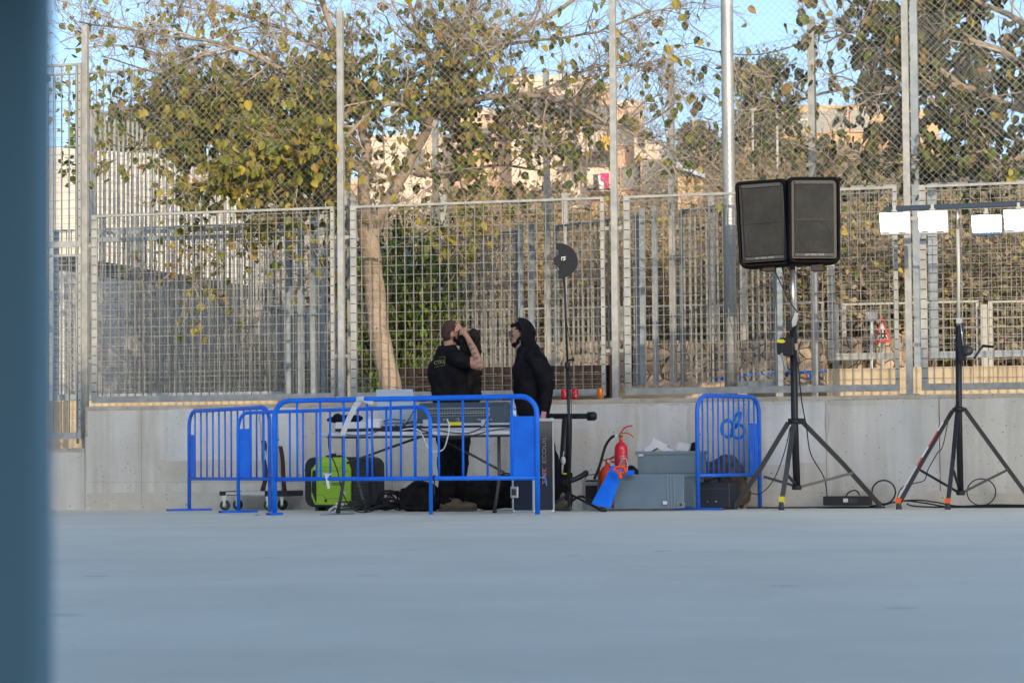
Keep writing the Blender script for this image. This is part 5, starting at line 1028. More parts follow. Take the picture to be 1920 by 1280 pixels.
for q in ([(1492, 911, VK), (1432, 893, VK + .05)], [(1498, 913, VK), (1600, 886, VK + .25)], [(1492, 908, VK - .02), (1473, 886, VK - .33)]): c = MB(); c.beam(on(*q[0]), on(*q[1]), .026, .018, up=EV); c.build('brace', M['greym'], ss)
c = MB(); c.ext([on(x, y, VK - .10) for x, y in ((1456, 640), (1462, 633), (1488, 632), (1488, 667), (1474, 667), (1457, 664))], EV * .12); wn = c.build('winch_housing', M['black'], ss, bevel=.012)
c = MB(); c.ext([on(x, y, VK - .106) for x, y in ((1457, 636), (1468, 636), (1473, 640), (1468, 643), (1457, 642))], EV * .004); c.build('warning_label', M['yel'], wn)
c = MB(); c.tube([on(1465, 662, VK - .13), on(1476, 698, VK - .13)], .013, 8); hd = c.build('crank', M['galv'], wn); c = MB(); c.tube([on(1476, 699, VK - .12), on(1475, 703, VK - .26)], .018, 10); c.build('crank_knob', M['black'], hd)
c = MB(); c.ext([on(x, y, VK - .05) for x, y in ((1484, 601), (1490, 585), (1497, 587), (1492, 610), (1485, 614))], EV * .09); c.build('top_bracket', M['galv'], ss, bevel=.004)
c = MB(); c.pb(1474, 1484, 602, 620, VK - .05, VK + .04); c.pb(1489, 1496, 644, 656, VK - .02, VK + .05); c.build('pulley_block', M['black'], ss, bevel=.006)
c = MB(); c.pb(1490, 1496, 644, 656, VK - .04, VK - .025); c.build('paper_tag', mat('paper_tan', (.55, .42, .3), .8), ss)
tube_part('cross_tube', [(1425, 497), (1545, 494)], .024, 'black', ss, VK)
for x in (1440, 1531): c = MB(); c.pb(x - 11, x + 11, 495, 508, VK - .06, VK + .08); c.build('mount_block', mat('mount_brown', (.04, .03, .025), .8) if 'mount_brown' not in bpy.data.materials else bpy.data.materials['mount_brown'], ss, bevel=.006)
def speaker(label, cx_, cy_, w_, h_, yaw, roll, badge):
    c0 = on(cx_, cy_, VK - .12); Rm = Matrix.Rotation(yaw, 3, 'Z') @ Matrix.Rotation(roll, 3, 'Y'); root = thing('loudspeaker', label, 'loudspeaker', c0, 0, 'loudspeakers in black rain covers')
    X = Rm @ V((1, 0, 0)); Y_ = Rm @ V((0, 1, 0)); Zz = Rm @ V((0, 0, 1)); d_ = .38
    def F(x, y, z): return c0 + X * x + Y_ * y + Zz * z
    c = MB(); c.ext([F(-w_ / 2 + .02, .02, -h_ / 2 + .02), F(w_ / 2 - .02, .02, -h_ / 2 + .02), F(w_ / 2 - .02, .02, h_ / 2 - .01), F(-w_ / 2 + .02, .02, h_ / 2 - .01)], Y_ * (d_ - .04)); c.build('cabinet', M['black'], root)
    # soft cover: rounded ring round the front edge and sides
    pts = []; r = .05
    for sx, sz, s in ((1, -1, 270), (1, 1, 0), (-1, 1, 90), (-1, -1, 180)):
        for k in range(6): a = R_(s + 18 * k); pts.append((sx * (w_ / 2 - r) + r * math.cos(a), sz * (h_ / 2 - r) + r * math.sin(a)))
    n_ = len(pts); c = MB(); vs = []
    for y, g_ in ((.0, -.012), (-.014, .0), (.0, .014), (.12, .02), (d_, .012)): vs += [F(x + (g_ * (1 if x > 0 else -1)), y + random.uniform(-.003, .003), z + g_ * (1 if z > 0 else -1) - (.03 * (1 - (x / w_ * 2) ** 2) if (z < -h_ * .4 and y > -.1) else 0)) for x, z in pts]
    fs = [(j * n_ + k, j * n_ + (k + 1) % n_, (j + 1) * n_ + (k + 1) % n_, (j + 1) * n_ + k) for j in range(4) for k in range(n_)] + [tuple(4 * n_ + k for k in range(n_))]
    c.add(vs, fs, 0, True); cv = c.build('rain_cover', M['cover'], root); 
    c = MB(); iw = w_ * .40
    c.ext([F(-iw, .004, -h_ / 2 + .075), F(iw, .004, -h_ / 2 + .075), F(iw, .004, h_ / 2 - .06), F(-iw, .004, h_ / 2 - .06)], Y_ * .03); c.build('grille', M['grille'], root, bevel=.006)
    c = MB()
    for rr_ in (w_ * .33, w_ * .3): c.tube([F(rr_ * math.cos(t_), .0032, -h_ * .2 + rr_ * math.sin(t_)) for t_ in [2 * math.pi * i / 36 for i in range(37)]], .0025, 5, cap=False)
    c.build('cone_ring', mat('ring_dark', (.022, .023, .023), .8) if 'ring_dark' not in bpy.data.materials else bpy.data.materials['ring_dark'], root)
    for s in (1, -1):
        z0 = (h_ / 2 - .055) if s > 0 else (-h_ / 2 + .04); c = MB(); c.ext([F(-iw, -.002, z0), F(iw, -.002, z0), F(iw, -.002, z0 + .03), F(-iw, -.002, z0 + .03)], Y_ * .03); st = c.build('trim_strip', M['strip'], root)
        for x in (-iw * .72, iw * .72): c = MB(); c.ell(F(x, -.003, z0 + .015), (.006, .004, .006), None, 8, 6); c.build('screw', M['notch'], st)
        if s < 0: text('strip_lettering', badge, st, mat('strip_print', (.22, .22, .22), .5), F(0, -.0035, z0 + .014), X, Zz, .022, bold=.0006)
    c = MB()
    for k in range(16): c.beam(F(lerp(-iw, iw, k / 16), -.002, -.0 - .006 * abs(math.sin(k))), F(lerp(-iw, iw, (k + 1) / 16), -.002, -.0 - .006 * abs(math.sin(k + 1))), .008, .006)
    c.build('strap', M['black'], root)
    c = MB(); q = .022; bz = -h_ / 2 + .145
    for a, b_ in (((-q, -q), (q, -q)), ((q, -q), (q, q)), ((q, q), (-q, q)), ((-q, q), (-q, -q))): c.beam(F(a[0] + .02, -.001, bz + a[1]), F(b_[0] + .02, -.001, bz + b_[1]), .004, .003)
    c.build('badge', M['black'], root)
    c = MB(); c.ext([F(w_ / 2 + .006, .1, -.1), F(w_ / 2 + .035, .1, -.09), F(w_ / 2 + .035, .1, .06), F(w_ / 2 + .006, .1, .07)], Y_ * .06); c.build('side_tab', M['cover'], root, bevel=.006)
speaker('left loudspeaker of the pair on the stand, tilted and in a black cover', 1430, 417, .485, .815, R_(-14), R_(-2.5), 'DXT  PROX  TOUR')
speaker('right loudspeaker of the pair on the stand, upright in a black cover', 1527, 411, .485, .81, R_(2), R_(.3), 'DXT  PROX  TOUR')
cable(PV([(1452, 505, VK + .05), (1470, 545, VK), (1484, 570, VK - .04), (1498, 592, VK - .04), (1494, 612, VK - .05), (1488, 640, VK - .05), (1497, 690, VK - .05), (1503, 750, VK - .05), (1512, 800, VK), (1520, 850, VK + .1), (1545, 895, VK + .2), (1551, 932, VK + .2)]), .006, label='black cable winding down the speaker stand to the floor box')
cable(PV([(1466, 500, VK + .05), (1474, 530, VK), (1484, 560, VK - .03)]), .005, label='short black cable under the left loudspeaker joining the bright tube')
cable(PV([(1482, 800, VK + .02), (1470, 850, VK + .2), (1450, 900, VK + .4), (1425, 925, VK + .5), (1402, 922, VK + .5)]), .005, label='thin black cable curving from the tripod collar towards the right barrier')

# ------------------------------------------------------------------ floodlight stand
VL = -.7
ls_ = thing('floodlight_stand', 'black winch tripod at far right with thin bright mast and long top bar', 'stand', G(1800, VL), -TH)
tube_part('mast', [(1801, 925), (1798, 768), (1797, 612)], .031, 'blackm', ls_, VL, 18); tube_part('inner_tube', [(1797, 615), (1797, 500), (1795, 430)], .019, 'galv_w', ls_, VL, 12); tube_part('inner_tube', [(1795, 432), (1795, 386)], .014, 'silver', ls_, VL, 12)
c = MB(); c.beam(on(1662, 392, VL), on(1985, 379, VL), .05, .04, up=EV); c.build('top_bar', mat('bar_blue_black', (.02, .04, .07), .5), ls_, bevel=.004)
c = MB(); c.lathe(on(1798, 768, VL), [(.045, -.02), (.055, -.01), (.055, .02), (.04, .03)], 16); c.pb(1785, 1812, 764, 770, VL - .03, VL + .03); c.build('collar', M['black'], ls_, bevel=.005)
for q in ([(1786, 770, VL), (1735, 855, VL - .1), (1685, 945, VL - .25)], [(1811, 770, VL), (1880, 865, VL + .2), (1940, 947, VL + .4)], [(1795, 772, VL - .05), (1787, 860, VL - .3), (1777, 945, VL - .4)]):
    c = MB()
    for a, b_ in zip(q, q[1:]): c.beam(on(*a), on(*b_), .04, .026, up=EV)
    lg = c.build('leg', M['blackm' if q[2][0] < 1900 else 'greym'], ls_); c = MB(); p = on(*q[2]); p.z = 0; c.lathe(p, [(.03, 0), (.027, .04), (.02, .06)], 10); c.build('foot_cap', M['notch'], lg)
    if q[2][0] < 1900: c = MB(); p.z = .085; c.box(p, (.05, .045, .05), RW @ Matrix.Rotation(.3 if q[2][0] < 1700 else 0, 3, 'Y')); c.build('orange_tape', M['orb'], lg)
    if q[2][0] == 1685:
        for k, (t0, t1) in enumerate(((.10, .2), (.2, .28), (.28, .38), (.38, .50), (.50, .6), (.6, .95))):
            a = on(1781, 774, VL - .03).lerp(on(1682, 940, VL - .27), t0); b_ = on(1781, 774, VL - .03).lerp(on(1682, 940, VL - .27), t1); a = a - EU * .014; b_ = b_ - EU * .014; c = MB(); c.beam(a, b_, .012, .006, up=EV); c.build('stripe_tape', (M['white'], M['red'])[k in (1, 2, 4)] if k != 5 else M['offw'], lg)
c = MB(); c.lathe(on(1801, 924, VL), [(.04, -.02), (.045, 0), (.035, .03)], 14); c.build('lower_hub', M['black'], ls_)
for q in ([(1796, 922, VL), (1724, 880, VL - .13)], [(1806, 922, VL), (1890, 880, VL + .22)], [(1799, 918, VL), (1788, 882, VL - .32)]): c = MB(); c.beam(on(*q[0]), on(*q[1]), .024, .016, up=EV); c.build('brace', M['blackm'], ls_)
c = MB(); c.lathe(on(1814, 657, VL - .03), [(.0, -.05), (.05, -.05), (.05, -.04), (.03, -.035), (.03, .03), (.05, .035), (.05, .045), (0, .045)], 18, R=RW @ Matrix.Rotation(R_(90), 3, 'X')); wn = c.build('winch_drum', M['greym'], ls_)
c = MB(); c.ext([on(x, y, VL - .06) for x, y in ((1796, 610), (1806, 604), (1808, 640), (1812, 674), (1798, 678), (1794, 640))], EV * .06); c.build('winch_frame', M['blackm'], wn, bevel=.006); c = MB(); c.tube([on(1801, 606, VL - .07), on(1806, 648, VL - .07)], .007, 6); c.build('steel_rope', M['silver'], wn)
c = MB(); c.tube([on(1826, 672, VL - .08), on(1838, 655, VL - .08), on(1843, 648, VL - .08)], .011, 8); cr = c.build('crank', M['greym'], wn); c = MB(); c.tube([on(1843, 648, VL - .08), on(1862, 650, VL - .18)], .013, 8); c.build('crank_grip', M['black'], cr)
c = MB(); c.pb(1793, 1803, 596, 606, VL - .03, VL + .03); c.tube([on(1784, 634, VL), on(1794, 634, VL)], .009, 8); c.build('clamp', M['silver'], ls_)
def flood(label, x0, x1, y0, y1, blue=False):
    cx_ = (x0 + x1) / 2; root = thing('floodlight', label, 'floodlight', on(cx_, y0 - 8, VL), -TH, 'lit floodlights on the top bar'); v = VL - .08
    c = MB(); sk = 2; pts = [(x0, y0 + 1), (x1, y0 - 1), (x1 + sk, y1 - 1), (x0 + sk + 1, y1 + 1)]; c.ext([on(x, y, v) for x, y in pts][::-1], EV * .06); c.build('housing', M['lblue' if blue else 'lcase'], root, bevel=.006)
    yb = y1 - 7; c = MB(); c.ext([on(x, y, v - .004) for x, y in ((x0 + 2, y0 + 3), (x1 - 2, y0 + 1), (x1 - 1, yb), (x0 + 4, yb + 1))][::-1], EV * .006); c.build('lit_glass', M['lit'], root)
    c = MB(); c.pb(cx_ - 3, cx_ + 3, y0 - 12, y0, VL - .035, VL - .028); c.pb(cx_ - 5, cx_ + 5, y0 - 4, y0 - 1, VL - .05, VL - .03); c.build('bracket', M['galv_w'], root)
    if not blue:
        c = MB()
        for x in (x0 + 14, x1 - 12): c.pb(x - 7, x + 5, y1 - 4, y1 - 2.5, v - .003, v + .001)
        c.build('vent_marks', M['greym'], root)
flood('pale cased floodlight at the left end of the bar', 1648, 1705, 398, 440); flood('pale cased floodlight, second from the left on the bar', 1720, 1776, 395, 438)
flood('dark cased floodlight hung lowest, right of the bright mast', 1820, 1878, 402, 441, True); flood('pale cased floodlight cut by the right edge of the photo', 1881, 1938, 392, 436)
for i, x in enumerate((1678, 1748, 1850, 1908)):
    pass
cable(PV([(1797, 386, VL + .03), (1805, 372, VL + .03), (1815, 370, VL + .03), (1830, 378, VL + .03)]), .005, label='small cable loop above the floodlight bar at the mast')
cable(PV([(1797, 745, VL - .04), (1790, 765, VL - .05), (1780, 780, VL - .05), (1768, 835, VL + .2), (1757, 850, VL + .3), (1740, 880, VL + .3), (1733, 900, VL + .3), (1712, 906, VL + .3), (1690, 915, VL + .3), (1682, 935, VL + .3)]), .005, label='thin black cable sagging from the floodlight mast to its left foot')
# floor box and cables
fb = thing('power_box', 'flat black power box on the floor between the two tripods', 'box', G(1587, -.35), -TH)
c = MB(); c.pb(1543, 1629, 930, 947, -.35, -.12); c.build('body', M['black'], fb, bevel=.008); c = MB(); c.pb(1581, 1590, 934, 941, -.354, -.349); c.build('label', M['offw'], fb); c = MB(); c.pb(1593, 1607, 934, 943, -.353, -.349); c.build('print', M['strip'], fb)
cable(PV([(1585, 932, -.3), (1592, 922, -.3), (1605, 919, -.3), (1612, 928, -.3)]), .007, name='carry_loop', label='short black cable loop above the floor power box')
def ring(cx_, cy_, rx, ry, v, r, label):
    c = MB(); c.tube([on(cx_ + rx * math.cos(t_), cy_ + ry * math.sin(t_), v + .04 * math.sin(t_)) for t_ in [2 * math.pi * i / 28 for i in range(29)]], r, 6); tag(c.build('cable_ring', M['black'], loc=on(cx_, cy_, v)), label, 'cable')
ring(1657, 922, 22, 22, -.12, .008, 'upright ring of black cable against the wall right of the power box'); ring(1840, 922, 27, 25, -.1, .006, 'upright ring of thin black cable against the wall behind the floodlight tripod')
for i, (q, lb) in enumerate((([(1400, 948), (1430, 950), (1470, 949), (1540, 948), (1600, 949), (1660, 948)], 'black floor cable running left from the power box'), ([(1630, 946), (1660, 940), (1700, 934), (1740, 940), (1780, 947), (1860, 946), (1980, 947)], 'black floor cable running right to the frame edge'), ([(1655, 944), (1680, 936), (1720, 932), (1760, 938), (1800, 946), (1870, 943), (1990, 947)], 'upper black floor cable arching near the floodlight feet'), ([(1700, 940), (1720, 946), (1800, 948), (1980, 949)], 'lowest black floor cable at the foot of the wall right'))):
    c = MB(); P = smooth_path([G(x, -.18 - .03 * i, .008 + max(0, (948 - y)) * .0045) for x, y in q], 5); c.tube(P, .008, 6); tag(c.build('cable', M['black'], loc=P[0]), lb, 'cable')
for (x, y, s_) in ((480, 966, .035), (436, 968, .01), (513, 968, .012), (405, 953, .02)):
    c = MB(); p = gz(x, y, .006); c.add([p + V((-s_, 0, 0)), p + V((0, -s_, .004)), p + V((s_ * 1.4, 0, .003)), p + V((s_ * .2, s_, .008))], [(0, 1, 2, 3)]); k = c.build('litter', M['boot'] if s_ > .03 else M['offw'], loc=p); tag(k, {480: 'brown dry leaf scrap on the floor left of the long barrier foot', 436: 'tiny white scrap on the floor left of the brown leaf', 513: 'tiny white scrap under the long barrier foot', 405: 'small pale scrap on the floor by the trolley wheel'}[x], 'litter')
# galvanised barriers stacked behind the left fence
proto = None
for k, (x, Y) in enumerate(((492, 37.0), (503, 37.4), (514, 37.8), (525, 38.2), (536, 38.6), (578, 37.3), (590, 37.8), (602, 38.3), (622, 37.6), (634, 38.1))):
    a = atY(x, 738, Y); a.z = 1.2; h = atY(x, 574 + (4 if k > 4 else 0), Y).z - 1.2; d = V((.25, .97, 0)).normalized(); root = thing('steel_barrier', 'galvanised steel barrier stored end on behind the left mesh bay', 'barrier', a, 0, 'galvanised barriers stored behind the left bay')
    c = MB(); rr = .16; c.tube([a, a + Z * (h - rr)] + arc(a + d * rr + Z * (h - rr), rr, math.pi, math.pi / 2, d, Z)[1:] + arc(a + d * (2.0 - rr) + Z * (h - rr), rr, math.pi / 2, 0, d, Z) + [a + d * 2.0], .022, 8); c.tube([a + Z * .3, a + Z * .3 + d * 2.0], .018, 8); c.build('frame_tube', M['galv_w'], root)
    c = MB()
    for i in range(1, 14): c.tube([a + d * (i * .145) + Z * .3, a + d * (i * .145) + Z * (h - .02)], .008, 5)
    c.build('bars', M['galv_w'], root)
# blue barrier far behind the second fence
a = atY(1388, 703, 31.6); b_ = atY(1560, 695, 33); root = thing('blue_rail', 'blue barrier glimpsed low behind the fences under the loudspeakers', 'barrier', V((a.x, a.y, .55)))
c = MB(); c.tube([V((a.x, a.y, .6)), a, b_, V((b_.x, b_.y, .6))], .022, 10); c.build('frame_tube', M['blue'], root); c = MB(); c.tube([atY(1520, 700, 32.6), atY(1524, 745, 32.6)], .02, 8); c.build('end_post', M['blue'], root)
c = MB(); p = atY(1352, 735, 31.2); c.lathe(p, [(.06, 0), (.07, .08), (.06, .17)], 14); tag(c.build('bucket', M['blue'], loc=p), 'small blue and red container behind the mesh left of the lamp post', 'container')

# foreground steel column, far out of focus, plus an unseen plate added to shade it
fg = thing('steel_column', 'blurred dark blue steel column filling the left edge in front of the camera', 'column', V((-.41, 2.0, 0)))
xr = atY(104, 640, 2.10).x
c = MB(); c.box(V((xr - .13, 2.075, 1.5)), (.26, .05, 3.0)); c.build('shaft', mat('steel_blue_paint', (.15, .28, .35), .7), fg, bevel=.01)
c = MB(); c.box(V((xr - .75, 1.25, .87)), (1.6, 1.55, .05)); c.build('added_shade_plate', M['blackm'], fg)

# ================================================================== PEOPLE
def P3(x, y, v): return on(x, y, v)
def person(label, loc, body, skin, vox=.008):
    root = thing('person', label, 'person', loc, 0); o = blob('body', body, skin, root, vox=vox, smooth=3); return root, o
# --- man with back turned, holding a jacket up to his face
v0 = -1.35
hd_ = P3(849, 624, v0)
RY = lambda a: Matrix.Rotation(R_(a), 3, 'Y')
body = [('s', hd_ + V((0, 0, .012)), (.102, .078, .112)), ('s', hd_ + V((.035, 0, -.065)), (.066, .058, .068)), ('c', P3(845, 640, v0), .06, P3(839, 664, v0), .068),
        ('s', hd_ + V((.107, 0, -.022)), (.018, .014, .024)), ('s', hd_ + V((-.004, -.078, -.022)), (.018, .012, .034)),
        ('c', P3(838, 668, v0), .10, P3(842, 740, v0), .13), ('c', P3(842, 740, v0), .13, P3(846, 780, v0), .12),
        ('c', P3(842, 668, v0), .07, P3(856, 672, v0 - .15), .07),
        ('c', P3(860, 672, v0 - .17), .062, P3(897, 685, v0 - .17), .050), ('c', P3(899, 685, v0 - .17), .046, P3(888, 655, v0 - .15), .038), ('c', P3(888, 655, v0 - .15), .038, P3(877, 633, v0 - .12), .027),
        ('s', P3(873, 627, v0 - .115), (.030, .022, .044), RY(-35)),
        ('c', P3(850, 670, v0 + .18), .06, P3(895, 688, v0 + .15), .048), ('c', P3(895, 688, v0 + .15), .045, P3(884, 640, v0 + .1), .03),
        ('c', P3(836, 780, v0 - .04), .085, P3(839, 850, v0 - .04), .06), ('c', P3(839, 850, v0 - .04), .06, P3(838, 940, v0 - .04), .04),
        ('c', P3(856, 780, v0 + .1), .085, P3(860, 850, v0 + .12), .06), ('c', P3(860, 850, v0 + .12), .06, P3(858, 940, v0 + .12), .04)]
hb_ = P3(871, 624, v0 - .12)
for k, (dx, dz, l2) in enumerate(((-.018, .038, .032), (-.030, .026, .034), (-.036, .010, .032), (-.034, -.006, .026))):
    a = hb_ + V((dx * .4, -.006 + k * .003, dz * .5)); b_ = hb_ + V((dx, .0, dz)); c_ = b_ + V((-.016, .02, .004 - .006 * k)); body += [('c', a, .011, b_, .0095), ('c', b_, .0095, c_, .008)]
body += [('c', hb_ + V((.015, -.01, .0)), .012, hb_ + V((.012, -.004, .042)), .010), ('c', hb_ + V((.012, -.004, .042)), .010, hb_ + V((-.004, .01, .058)), .008)]
m1, bd = person('bearded man in black T-shirt with his back half turned, pressing a jacket to his face', G(848, v0), body, M['skin'], .0075)
blob('tshirt', [('c', P3(836, 664, v0), .105, P3(833, 700, v0 + .02), .175), ('c', P3(846, 664, v0 - .03), .09, P3(852, 700, v0 - .04), .15), ('s', P3(838, 700, v0), (.20, .19, .20)), ('c', P3(838, 700, v0), .19, P3(842, 745, v0), .165), ('c', P3(852, 705, v0 - .02), .15, P3(856, 748, v0), .145), ('c', P3(842, 745, v0), .17, P3(846, 772, v0), .165),
     ('c', P3(846, 668, v0 - .1), .085, P3(862, 674, v0 - .17), .085), ('c', P3(862, 674, v0 - .17), .085, P3(876, 680, v0 - .175), .074), ('c', P3(846, 668, v0 + .1), .085, P3(868, 680, v0 + .17), .075), ('c', P3(842, 655, v0), .078, P3(838, 668, v0), .10)], M['cloth_k'], m1, vox=.009, smooth=5, noise_=.014, nsc=9, seed=1)
lgm = [('c', P3(842, 765, v0), .165, P3(845, 785, v0), .15)]
lgm += [('c', P3(836, 780, v0 - .05), .115, P3(838, 850, v0 - .06), .092), ('c', P3(838, 850, v0 - .06), .094, P3(838, 925, v0 - .05), .085), ('c', P3(858, 780, v0 + .1), .115, P3(864, 840, v0 + .12), .095), ('c', P3(864, 840, v0 + .12), .095, P3(858, 925, v0 + .14), .085), ('s', P3(834, 862, v0 - .09), (.09, .08, .11)), ('s', P3(838, 938, v0 - .05), (.085, .08, .05)), ('s', P3(858, 938, v0 + .14), (.08, .08, .05))]
blob('trousers', lgm, M['cloth_k'], m1, vox=.011, smooth=4, noise_=.022, nsc=8, seed=4)
def boot(par, x, v, s=1, ang=0):
    p = G(x, v); X = EU * s
    o = blob('boot', [('c', p + Z * .13 - X * .04, .062, p + Z * .075 - X * .03, .062), ('c', p + Z * .06 - X * .07, .05, p + Z * .055 + X * .10, .047), ('s', p + Z * .05 + X * .16, (.075, .052, .040)), ('s', p + Z * .055 - X * .06, (.065, .055, .055)), ('s', p + Z * .085 + X * .04, (.07, .045, .045))], M['boot'], par, vox=.008, smooth=3, noise_=.006, nsc=14)
    c = MB(); pts = [(-.125, -.04), (-.12, -.055), (.0, -.045), (.12, -.056), (.2, -.05), (.235, -.02), (.235, .02), (.2, .05), (.12, .056), (0, .045), (-.12, .055), (-.125, .04)]; c.ext([p + X * a + EV * b_ for a, b_ in pts][::s], Z * .03); c.build('sole', M['sole'], o, bevel=.004)
boot(m1, 846, v0 - .05); boot(m1, 852, v0 + .14)
blob('hair', [('s', hd_ + V((-.018, .0, .03)), (.098, .084, .102)), ('s', hd_ + V((-.045, 0, -.02)), (.066, .074, .075))], M['hair'], m1, vox=.008, smooth=2, noise_=.004, nsc=40)
blob('beard', [('s', hd_ + V((.055, -.0, -.085)), (.050, .062, .045)), ('c', hd_ + V((.022, -.066, -.075)), .02, hd_ + V((.015, -.072, -.045)), .012)], M['hairk'], m1, vox=.008, smooth=2, noise_=.004, nsc=40)
c = MB(); e_ = hd_ + V((-.005, -.082, .0)); c.tube([e_ + V((-.01, 0, -.012)), e_, e_ + V((.055, .006, .004)), e_ + V((.1, .03, .004))], .0035, 6); c.build('spectacles', M['blackm'], m1)
c = MB()
for (x, y, vv, a, b_) in ((891, 664, -.165, .018, .02), (887, 655, -.155, .02, .012), (894, 673, -.185, .02, .02), (899, 681, -.2, .026, .014), (883, 646, -.145, .014, .016), (901, 690, -.2, .018, .012)):
    q = P3(x, y, v0 + vv) - EV * .034; c.tube([q + V((a * math.cos(t_), -.002, b_ * math.sin(t_ * 1.5))) for t_ in [i * .6 for i in range(8)]], .0035, 5)
c.build('arm_tattoo', M['tattoo'], m1)
# yellow framed back print
bp0 = P3(826, 678, v0 - .19); bx = (EU * .93 + EV * -.30 + Z * .14).normalized()
c = MB(); q = [(-.075, -.042), (.05, -.042), (.055, .045), (-.02, .045)]; 
for a, b_ in zip(q, q[1:] + q[:1]):
    if a == q[3]: continue
    c.beam(bp0 + bx * a[0] + Z * a[1], bp0 + bx * b_[0] + Z * b_[1], .004, .003)
c.build('print_frame', mat('print_yellow', (.26, .25, .07), .7), m1); text('print_word', 'CTILL', m1, bpy.data.materials['print_yellow'], bp0 + bx * -.015 + Z * -.002, bx, Z, .052, bold=.0005)
# jacket
o = blob('jacket', [('s', P3(872, 638, v0 + .0), (.075, .08, .12), RY(-25)), ('s', P3(888, 632, v0 + .03), (.062, .08, .085)), ('s', P3(880, 655, v0), (.085, .08, .12)), ('c', P3(884, 660, v0 + .02), .075, P3(886, 735, v0 + .08), .065), ('c', P3(893, 650, v0 + .05), .05, P3(893, 748, v0 + .1), .045), ('c', P3(878, 700, v0), .06, P3(888, 755, v0 + .08), .06)], M['oliv_c'], loc=P3(882, 690, v0), vox=.009, smooth=3, noise_=.03, nsc=11, seed=8)
tag(o, 'dark grey jacket bunched against the face of the bearded man and hanging down', 'jacket')

# --- hooded man facing left
v2 = -1.25
hd2 = P3(974, 626, v2)
sk2 = [('s', hd2 + V((0, 0, .01)), (.090, .074, .108)), ('s', hd2 + V((-.035, 0, -.07)), (.058, .052, .058)), ('s', hd2 + V((-.098, 0, -.018)), (.017, .013, .02)), ('c', hd2 + V((-.088, 0, .012)), .012, hd2 + V((-.104, 0, -.02)), .011), ('s', hd2 + V((-.088, 0, -.06)), (.012, .02, .012)),
       ('s', hd2 + V((-.075, 0, .028)), (.020, .05, .014)), ('c', hd2 + V((.0, 0, -.08)), .058, P3(982, 662, v2), .064), ('c', P3(988, 668, v2), .1, P3(996, 740, v2), .12), ('c', P3(996, 740, v2), .12, P3(998, 790, v2), .12),
       ('c', P3(1008, 672, v2 - .17), .06, P3(1024, 722, v2 - .2), .048), ('c', P3(1024, 722, v2 - .2), .045, P3(1020, 766, v2 - .22), .032), ('s', P3(1019, 776, v2 - .22), (.026, .034, .045)),
       ('c', P3(990, 672, v2 + .17), .06, P3(1000, 722, v2 + .2), .048), ('c', P3(1000, 722, v2 + .2), .045, P3(985, 762, v2 + .2), .032), ('s', P3(983, 772, v2 + .2), (.026, .034, .045)),
       ('c', P3(988, 785, v2), .085, P3(1000, 860, v2), .06), ('c', P3(1000, 860, v2), .06, P3(1010, 935, v2), .04), ('c', P3(1010, 785, v2 - .02), .085, P3(1030, 860, v2 - .03), .06), ('c', P3(1030, 860, v2 - .03), .06, P3(1043, 935, v2 - .03), .04)]
h2_ = P3(1019, 782, v2 - .22)
for k in range(4):
    a = h2_ + V((-.022 + .013 * k, 0, -.02)); b_ = a + V((-.004, -.006, -.030 + .003 * abs(k - 1.5))); c_ = b_ + V((-.008, .008, -.022)); sk2 += [('c', a, .0105, b_, .0095), ('c', b_, .0095, c_, .0085)]
sk2 += [('c', h2_ + V((-.025, -.01, .015)), .012, h2_ + V((-.042, -.014, -.018)), .010), ('c', h2_ + V((-.042, -.014, -.018)), .010, h2_ + V((-.04, -.01, -.04)), .008)]
m2, bd2 = person('man in black hoodie with hood up, glasses and dark beard, facing left', G(1000, v2), sk2, M['skin2'], .0075)
blob('hoodie', [('c', P3(988, 664, v2), .115, P3(994, 700, v2), .19), ('s', P3(1000, 705, v2), (.205, .20, .21)), ('c', P3(998, 700, v2), .20, P3(999, 750, v2), .19), ('c', P3(999, 750, v2), .19, P3(998, 776, v2), .175),
     ('c', P3(1000, 668, v2 - .11), .09, P3(1010, 678, v2 - .18), .09), ('c', P3(1010, 678, v2 - .18), .09, P3(1026, 722, v2 - .21), .078), ('c', P3(1026, 722, v2 - .21), .076, P3(1021, 768, v2 - .22), .055),
     ('c', P3(990, 668, v2 + .11), .09, P3(994, 678, v2 + .18), .09), ('c', P3(994, 678, v2 + .18), .09, P3(1000, 722, v2 + .21), .07), ('c', P3(1000, 722, v2 + .21), .07, P3(986, 760, v2 + .2), .05), ('s', P3(978, 728, v2 - .02), (.09, .15, .2)),
     ('c', P3(992, 645, v2), .082, P3(992, 666, v2), .11), ('s', P3(1000, 655, v2), (.07, .1, .07))], M['cloth_k'], m2, vox=.009, smooth=5, noise_=.014, nsc=8, seed=12)
# hood: shell open to the left (face)
c = MB(); hc = hd2 + V((.028, 0, .014)); nu = 22; nv = 12; vs = []
for j in range(nv + 1):
    a = lerp(.0, R_(97), j / nv)          # polar angle from +X (back of head)
    for k in range(nu):
        b_ = 2 * math.pi * k / nu; x = math.cos(a); rr_ = math.sin(a); s_ = 1 + .05 * math.sin(3 * b_ + a * 2)
        vs.append(hc + V((x * .128 + (.012 if math.sin(b_) > .3 else 0) * -(j / nv) * 2, rr_ * math.cos(b_) * .108 * s_, rr_ * math.sin(b_) * (.140 if math.sin(b_) > 0 else .175) * s_ + (-.02 if j > 9 and math.sin(b_) < 0 else 0))))
fs = [(j * nu + k, j * nu + (k + 1) % nu, (j + 1) * nu + (k + 1) % nu, (j + 1) * nu + k) for j in range(nv) for k in range(nu)]
c.add(vs, fs, 0, True); ho_ = c.build('hood', M['cloth_k'], m2); so = ho_.modifiers.new('s', 'SOLIDIFY'); so.thickness = .012; so.offset = 0
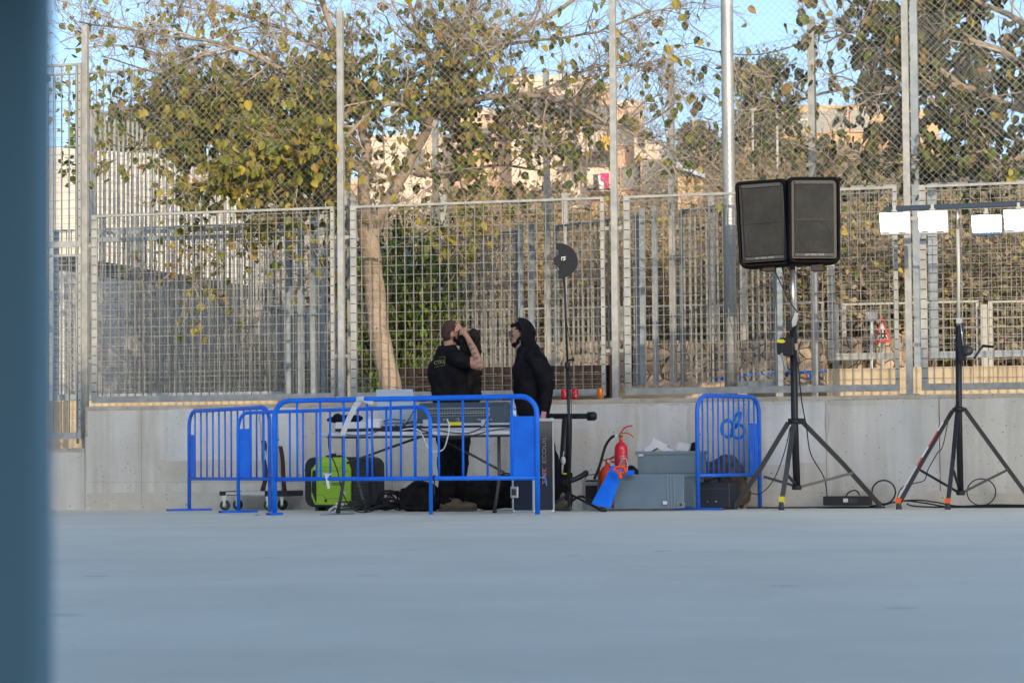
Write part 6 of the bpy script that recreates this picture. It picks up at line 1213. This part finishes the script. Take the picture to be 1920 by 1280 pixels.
blob('trousers', [('c', P3(998, 770, v2), .16, P3(1000, 790, v2), .15), ('c', P3(988, 785, v2), .11, P3(1000, 860, v2), .09), ('c', P3(1000, 860, v2), .09, P3(1008, 935, v2), .075), ('c', P3(1012, 785, v2 - .04), .115, P3(1030, 860, v2 - .05), .09), ('c', P3(1030, 860, v2 - .05), .088, P3(1043, 935, v2 - .04), .075)], M['cloth_n'], m2, vox=.011, smooth=4, noise_=.018, nsc=8, seed=2)
boot(m2, 1044, v2 - .04, -1); boot(m2, 1008, v2 + .1, -1)
blob('hair', [('s', hd2 + V((-.046, 0, .084)), (.042, .052, .026)), ('s', hd2 + V((.012, 0, .04)), (.085, .076, .088))], M['hairk'], m2, vox=.007, smooth=2, noise_=.012, nsc=45)
blob('beard', [('s', hd2 + V((-.040, 0, -.108)), (.044, .046, .030)), ('s', hd2 + V((-.018, 0, -.092)), (.046, .066, .030)), ('c', hd2 + V((-.03, -.05, -.09)), .016, hd2 + V((-.002, -.066, -.045)), .012), ('c', hd2 + V((-.065, -.03, -.102)), .013, hd2 + V((-.03, -.05, -.09)), .016), ('c', hd2 + V((-.095, -.012, -.046)), .007, hd2 + V((-.078, -.034, -.056)), .007)], M['hairk'], m2, vox=.006, smooth=2, noise_=.006, nsc=45)
c = MB(); ey = hd2 + V((-.080, -.046, .006))
c.tube([ey + V((.026 * math.cos(t_), 0, .023 * math.sin(t_))) for t_ in [2 * math.pi * i / 16 for i in range(17)]], .004, 6); c.tube([ey + V((.022, 0, .006)), ey + V((.08, -.03, .008))], .004, 6); c.tube([ey + V((-.02, 0, .006)), ey + V((-.03, .04, .006))], .004, 6); c.build('spectacles', M['blackm'], m2)
c = MB(); c.ell(ey + V((.002, .012, .002)), (.010, .006, .006), None, 10, 6); c.build('eye', M['notch'], m2)
c = MB(); q = P3(1019, 779, v2 - .27); c.box(q, (.05, .012, .085), RW @ RY(8)); tag(c.build('phone', mat('pink_case', (.55, .25, .27), .5), loc=q, bevel=.005), 'small pink cased phone held low in the hand of the hooded man', 'phone')
